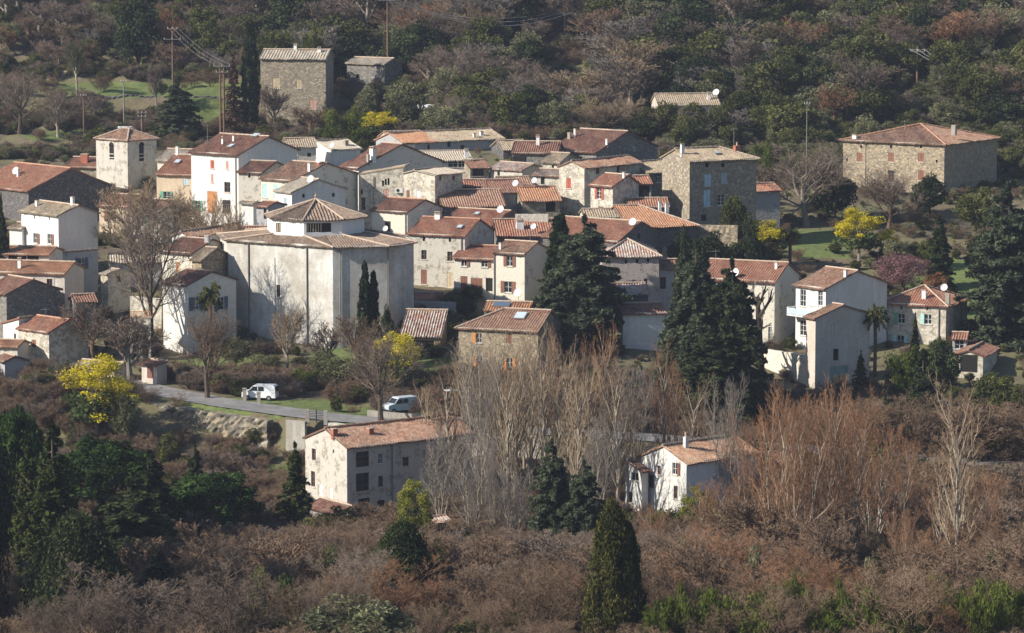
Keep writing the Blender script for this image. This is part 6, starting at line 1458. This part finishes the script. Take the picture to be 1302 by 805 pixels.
# ---------------------------------------------------------------- walls, posts, gates
def wall_line(name, label, pts, top, bot, th, mat, cat='wall', rough=0, seed=1, cope=None):
    """pts: (x, y) line; top(x,y,i) bottom(x,y)"""
    r = random.Random(seed); P3 = []
    for i in range(len(pts) - 1):
        a, b = Vector(pts[i]), Vector(pts[i + 1]); n = max(1, int((b - a).length / .4)); P3 += [a.lerp(b, k / n) for k in range(n)]
    P3.append(Vector(pts[-1])); m = MB(); rows = 10; cols = []
    for i, p in enumerate(P3):
        t = (P3[min(i + 1, len(P3) - 1)] - P3[max(i - 1, 0)]).normalized(); n = Vector((t.y, -t.x)); zt = top(p.x, p.y); zb = bot(p.x, p.y)
        zt += r.uniform(-rough, rough) * .5
        c = [Vector((p.x, p.y, zb)) + (Vector((n.x, n.y, 0)) * (th / 2 + r.uniform(-rough, rough))) + Vector((0, 0, (zt - zb) * k / rows)) for k in range(rows + 1)]
        c.append(Vector((p.x - n.x * th / 2, p.y - n.y * th / 2, zt))); c.append(Vector((p.x - n.x * th / 2, p.y - n.y * th / 2, zb))); cols.append(c)
    for a, b in zip(cols, cols[1:]):
        for k in range(len(a)): k2 = (k + 1) % len(a); m.quad(a[k], b[k], b[k2], a[k2])
    m.quad(*cols[0]); m.quad(*cols[-1])
    return tag(m.build(name, mat), label, cat)
seg = [p for p in RP]
def offs(u0, u1, off):
    out_ = []
    for i in range(0, len(seg) - 1, 2):
        p = seg[i]; t = (seg[i + 1] - p).normalized(); n = Vector((t.y, -t.x)) if False else Vector((t[1], -t[0]))
        q = (p.x + n.x * off, p.y + n.y * off); u = proj(q[0], q[1], p.z)[0]
        if u0 <= u <= u1: out_.append(q)
    return out_
def roadz(x, y): return float(road_dist(np.array(x), np.array(y))[1])
L1_ = offs(175, 352, 4.6)
wall_line('rock_wall', 'rough rocky retaining wall under the road, left of concrete wall', L1_, lambda x, y: roadz(x, y) - .25, lambda x, y: roadz(x, y) - 4.2, 1.2, 'rock', rough=.2, seed=3)
L2_ = offs(352, 402, 4.8)
wall_line('concrete_wall', 'tall pale concrete retaining wall under the roadside railing', L2_, lambda x, y: roadz(x, y) + .1, lambda x, y: roadz(x, y) - 5.5, .5, 'concrete', rough=.0)
L3_ = offs(402, 700, 4.2)
wall_line('road_wall', 'low stone wall along the road behind the farmhouse roof', L3_, lambda x, y: roadz(x, y) + .15, lambda x, y: roadz(x, y) - 2.5, .5, 'stone_pale', rough=.05)
L4_ = offs(1225, 1330, -3.6)
wall_line('stone_parapet', 'pale stone wall climbing beside the road at lower right', L4_, lambda x, y: roadz(x, y) + 1.5, lambda x, y: roadz(x, y) - .5, .5, 'stone_warm', rough=.06)
L5_ = offs(460, 640, -3.3)
wall_line('kerb_wall', 'low pale wall between the road and the parked vans', L5_, lambda x, y: roadz(x, y) + .7, lambda x, y: roadz(x, y) - .5, .35, 'concrete')
def gz_(x, y): return Tz(x, y)
a_ = P(846, 285, 493); b_ = P(938, 285, 491)
wall_line('garden_wall', 'stone garden wall below the big four storey house', [(a_.x, a_.y), (b_.x, b_.y)], lambda x, y: a_.z, lambda x, y: gz_(x, y) - .5, .5, 'stone_warm', rough=.05)
a_ = P(22, 480, 437); b_ = P(100, 484, 434)
wall_line('garden_wall', 'low pale wall at the foot of the red roofed cottage', [(a_.x, a_.y), (b_.x, b_.y)], lambda x, y: gz_(x, y) + 1.0, lambda x, y: gz_(x, y) - .5, .4, 'concrete', rough=.03)
a_ = P(166, 352, 464); b_ = P(206, 352, 462)
wall_line('garden_wall', 'old mossy stone wall behind the huge bare plane tree', [(a_.x, a_.y), (b_.x, b_.y)], lambda x, y: gz_(x, y) + 4.0, lambda x, y: gz_(x, y) - .5, .5, 'stone_cream', rough=.05)
a_ = P(524, 388, 465); b_ = P(580, 388, 463)
wall_line('terrace_wall', 'shaded terrace wall at the foot of the house with four windows', [(a_.x, a_.y), (b_.x, b_.y)], lambda x, y: a_.z + .6, lambda x, y: gz_(x, y) - .5, .5, 'grey_plaster', rough=.02)
a_ = P(655, 275, 492); b_ = P(697, 275, 492)
wall_line('terrace_wall', 'small bright terrace wall below the clean orange roof', [(a_.x, a_.y), (b_.x, b_.y)], lambda x, y: a_.z + .3, lambda x, y: gz_(x, y) - .5, .4, 'cream', rough=.02)
a_ = P(70, 122, 610); b_ = P(330, 122, 610)
wall_line('terrace_wall', 'dry stone terrace wall under the bright meadow', [(a_.x, a_.y), ((a_.x + b_.x) / 2, a_.y + 1), (b_.x, b_.y)], lambda x, y: gz_(x, y + 1) + .1, lambda x, y: gz_(x, y - 1.5) - .6, .6, 'stone_dark', rough=.15, seed=8)
a_ = P(70, 100, 631); b_ = P(300, 100, 631)
wall_line('terrace_wall', 'ochre dry stone terrace wall above the bright meadow', [(a_.x, a_.y), ((a_.x + b_.x) / 2, a_.y + 1), (b_.x, b_.y)], lambda x, y: gz_(x, y + 2) + .3, lambda x, y: gz_(x, y - 1.5) - .6, .6, 'stone_warm', rough=.15, seed=9)
def post(u, Y, h, w_, label, mat='concrete'):
    x = gx(u, Y); m = MB(); z = Tz(x, Y); m.box(-w_ / 2, w_ / 2, -w_ / 2, w_ / 2, -.3, h); m.box(-w_ / 2 - .05, w_ / 2 + .05, -w_ / 2 - .05, w_ / 2 + .05, h, h + .1)
    o = m.build('gate_post', mat); o.location = (x, Y, z); return tag(o, label, 'gate post')
post(311, 424.0, 1.4, .42, 'pale gate post left of the white van'); post(329, 421.5, 1.4, .42, 'pale gate post in front of the white van')
# railing on the concrete wall
qs = offs(378, 430, 4.4); a3 = Vector((qs[0][0], qs[0][1], roadz(*qs[0]))); b3 = Vector((qs[-1][0], qs[-1][1], roadz(*qs[-1])))
rl = empty('railing', a3, 0, 'dark mesh railing between two pale posts on the concrete wall', 'railing'); dlt = b3 - a3; dlt.z = 0
for t in (0, 1):
    m = MB(); c = dlt * t; m.box(c.x - .22, c.x + .22, c.y - .22, c.y + .22, -.2, 1.5); m.build('post', 'concrete', rl)
for k in range(6):
    m = MB(); m.tube([dlt * .03 + Vector((0, 0, .25 + k * .2)), dlt * .97 + Vector((0, 0, .25 + k * .2))], .03, 4); m.build('rail', 'black', rl)
m = MB(); m.tube([dlt * .5 + Vector((0, 0, 0)), dlt * .5 + Vector((0, 0, 1.5))], .06, 5); m.build('middle_post', 'black', rl)
# balcony on the right hand house
i_ = HOUSES['house with white balcony and shaded plaster gable, right of long cream house']
f = i_['FACES']['f']; r_ = i_['MI'] @ ray(1030, 401); o_ = i_['MI'] @ (-i_['base']); t = (f.o - o_).dot(f.n) / r_.dot(f.n); zb = (o_ + r_ * t).z
m = MB(); f.box(m, -.1, f.S - .3, zb - .15, zb, .02, 1.5); bl = m.build('balcony', 'render_white', i_['root'])
m = MB(); f.box(m, -.1, f.S - .3, zb + .06, zb + .9, 1.45, 1.49); m.build('balustrade', 'glass_sky', bl)
m = MB(); f.box(m, -.1, -.02, zb, zb + 1.0, .02, 1.41); m.build('balustrade', 'render_white', bl)
# orange railed terrace left of the plane tree
x0, x1 = gx(166, 446), gx(192, 446); tz0 = P(180, 405, 446).z; gz0 = Tz(x0, 446)
te = empty('terrace', (x0, 446, gz0), 0, 'raised terrace with orange railing left of the white house', 'terrace')
m = MB(); m.box(0, x1 - x0, 0, 3, tz0 - gz0 - .18, tz0 - gz0); m.build('floor_slab', 'concrete', te)
for q in (0.15, (x1 - x0) / 2, x1 - x0 - .15):
    m = MB(); m.box(q - .15, q + .15, .02, .32, -.4, tz0 - gz0 - .18); m.build('pillar', 'stone_cream', te)
m = MB(); m.box(0, x1 - x0, .0, .06, tz0 - gz0 + .82, tz0 - gz0 + .92); m.box(0, x1 - x0, .0, .06, tz0 - gz0 + .1, tz0 - gz0 + .18)
k = 0
while k < x1 - x0: m.box(k, k + .07, .01, .05, tz0 - gz0 + .18, tz0 - gz0 + .82); k += .2
m.build('railing', 'wood_orange', te)
# odds and ends
x = gx(327, 441); m = MB(); m.lathe([(.0, 0), (.95, 0), (1.05, .6), (.9, 1.3), (.0, 1.35)], (0, 0, 0), 14); o = m.build('compost_bin', 'shutter_navy'); o.location = (x, 441, Tz(x, 441)); tag(o, 'dark round compost bin in the garden below the church', 'bin')
x = gx(489, 358); m = MB(); rr = random.Random(4)
n_ = 10; G_ = [[Vector((i * .3 - 1.5, j * .25 - 1.2, max(0, 1.1 - abs(i - 5) * .17 - abs(j - 5) * .15 + rr.uniform(-.2, .2)))) for j in range(11)] for i in range(11)]
for i in range(10):
    for j in range(10): m.quad(G_[i][j], G_[i + 1][j], G_[i + 1][j + 1], G_[i][j + 1])
o = m.build('tarpaulin', 'cloth_white'); o.location = (x, 358, Tz(x, 358) + .6); tag(o, 'crumpled white tarpaulin on a heap in front of valley farmhouse', 'tarpaulin')
x = gx(537, 600); m = MB(); L_ = 4.0
pr = [(-1.6 * math.cos(math.pi * k / 10), 1.9 * math.sin(math.pi * k / 10)) for k in range(11)]
for a, b in zip(pr, pr[1:]): m.quad((-L_ / 2, a[0], a[1]), (L_ / 2, a[0], a[1]), (L_ / 2, b[0], b[1]), (-L_ / 2, b[0], b[1]))
m.quad(*[(-L_ / 2, a[0], a[1]) for a in pr]); m.quad(*[(L_ / 2, a[0], a[1]) for a in pr])
o = m.build('polytunnel', 'cloth_white'); o.location = (x, 600, Tz(x, 600) + .8); o.rotation_euler.z = .3; tag(o, 'pale plastic covered tunnel in the scrub right of the grey barn', 'polytunnel')
i_ = v9b; f = i_['FACES']['f']; r_ = i_['MI'] @ ray(511, 242); o_ = i_['MI'] @ (-i_['base']); t = (f.o - o_).dot(f.n) / r_.dot(f.n); q = o_ + r_ * t; s_ = (q - f.o).dot(f.s)
s_ = min(s_, f.S - .6); wp = i_['base'] + Matrix.Rotation(i_['root'].rotation_euler.z, 3, 'Z') @ f.p(s_, q.z, .2)
ac = empty('air_conditioner', wp, i_['root'].rotation_euler.z, 'white air conditioner box on the high cream wall', 'air conditioner')
m = MB(); m.box(-.55, .55, -.2, .18, -.35, .35); m.build('casing', 'dish', ac); m = MB(); m.tube([(-.15, -.2, 0), (-.15, -.22, 0)], .24, 14); m.build('fan_grille', 'black', ac)
dish(None, 0, 0, 'round white dish in front of the dark window of the cream house', .42, .3).location = v30['base'] + Matrix.Rotation(v30['root'].rotation_euler.z, 3, 'Z') @ (v30['FACES']['f'].p(v30['W'] * .45, v30['H'] - 2.9, .45))
dish(None, 0, 0, 'white dish at the corner of the mauve side wall', .6, 1.2).location = P(659, 384, 466)

def aerial(info, u, v, h, label):
    _, q, *_r = on_roof(info, u, v); q = Matrix.Rotation(info['root'].rotation_euler.z, 3, 'Z') @ q + info['base']
    root = empty('tv_aerial', q, .4, label, 'tv aerial'); m = MB(); m.tube([(0, 0, -.2), (0, 0, h)], .03, 5); m.build('mast', 'metal', root)
    m = MB(); m.box(-.6, .6, -.02, .02, h - .25, h - .21)
    for k in range(6): m.box(-.55 + k * .2, -.52 + k * .2, -.3 + k * .02, .3 - k * .02, h - .24, h - .22)
    m.build('antenna', 'metal', root)
aerial(v18, 933, 190, 3.2, 'tall tv aerial beside the brick chimney of the big stone house'); aerial(v14, 790, 178, 1.8, 'tv aerial on the ridge of the wide dark red roof'); aerial(v4, 262, 180, 2.6, 'thin tv aerial on the roof of the tall white house')
aerial(v17, 838, 205, 2.2, 'tv aerial on the patchy pale roof'); aerial(v29, 535, 278, 1.6, 'tv aerial on the red roof right of the church'); aerial(r1, 910, 340, 2.4, 'tv aerial on the long red roof by the cedars'); aerial(l7, 58, 415, 2.4, 'tv aerial on the red roofed cottage, lower left')
aerial(b4, 1150, 165, 1.5, 'tv aerial on the hip roof of the big farmhouse'); aerial(v12, 700, 186, 1.6, 'tv aerial on the dark barn roof in the back row'); aerial(v32, 680, 302, 1.6, 'tv aerial above the mauve side wall'); aerial(v10, 560, 172, 1.5, 'tv aerial on the long tan roof in the back row')

a_ = P(968, 440, 453); b_ = P(1030, 440, 446)
wall_line('terrace_wall', 'sunlit pale terrace wall between long cream house and garage gable', [(a_.x, a_.y), (b_.x, b_.y)], lambda x, y: a_.z - .3, lambda x, y: gz_(x, y) - .5, .6, 'cream', rough=.03)
# ---------------------------------------------------------------- haze
def haze(dens):
    m = bpy.data.materials.new('haze'); m.use_nodes = True; t = m.node_tree; t.nodes.remove(t.nodes['Principled BSDF'])
    v = t.nodes.new('ShaderNodeVolumePrincipled'); v.inputs['Color'].default_value = (.72, .80, 1.0, 1); v.inputs['Density'].default_value = dens; v.inputs['Anisotropy'].default_value = .2
    t.links.new(v.outputs[0], t.nodes['Material Output'].inputs['Volume'])
    b = MB(); b.box(-3100, 3100, -3100, 3600, -120, 75); o = b.build('haze', m); tag(o, kind='stuff'); return o
haze(.0001)
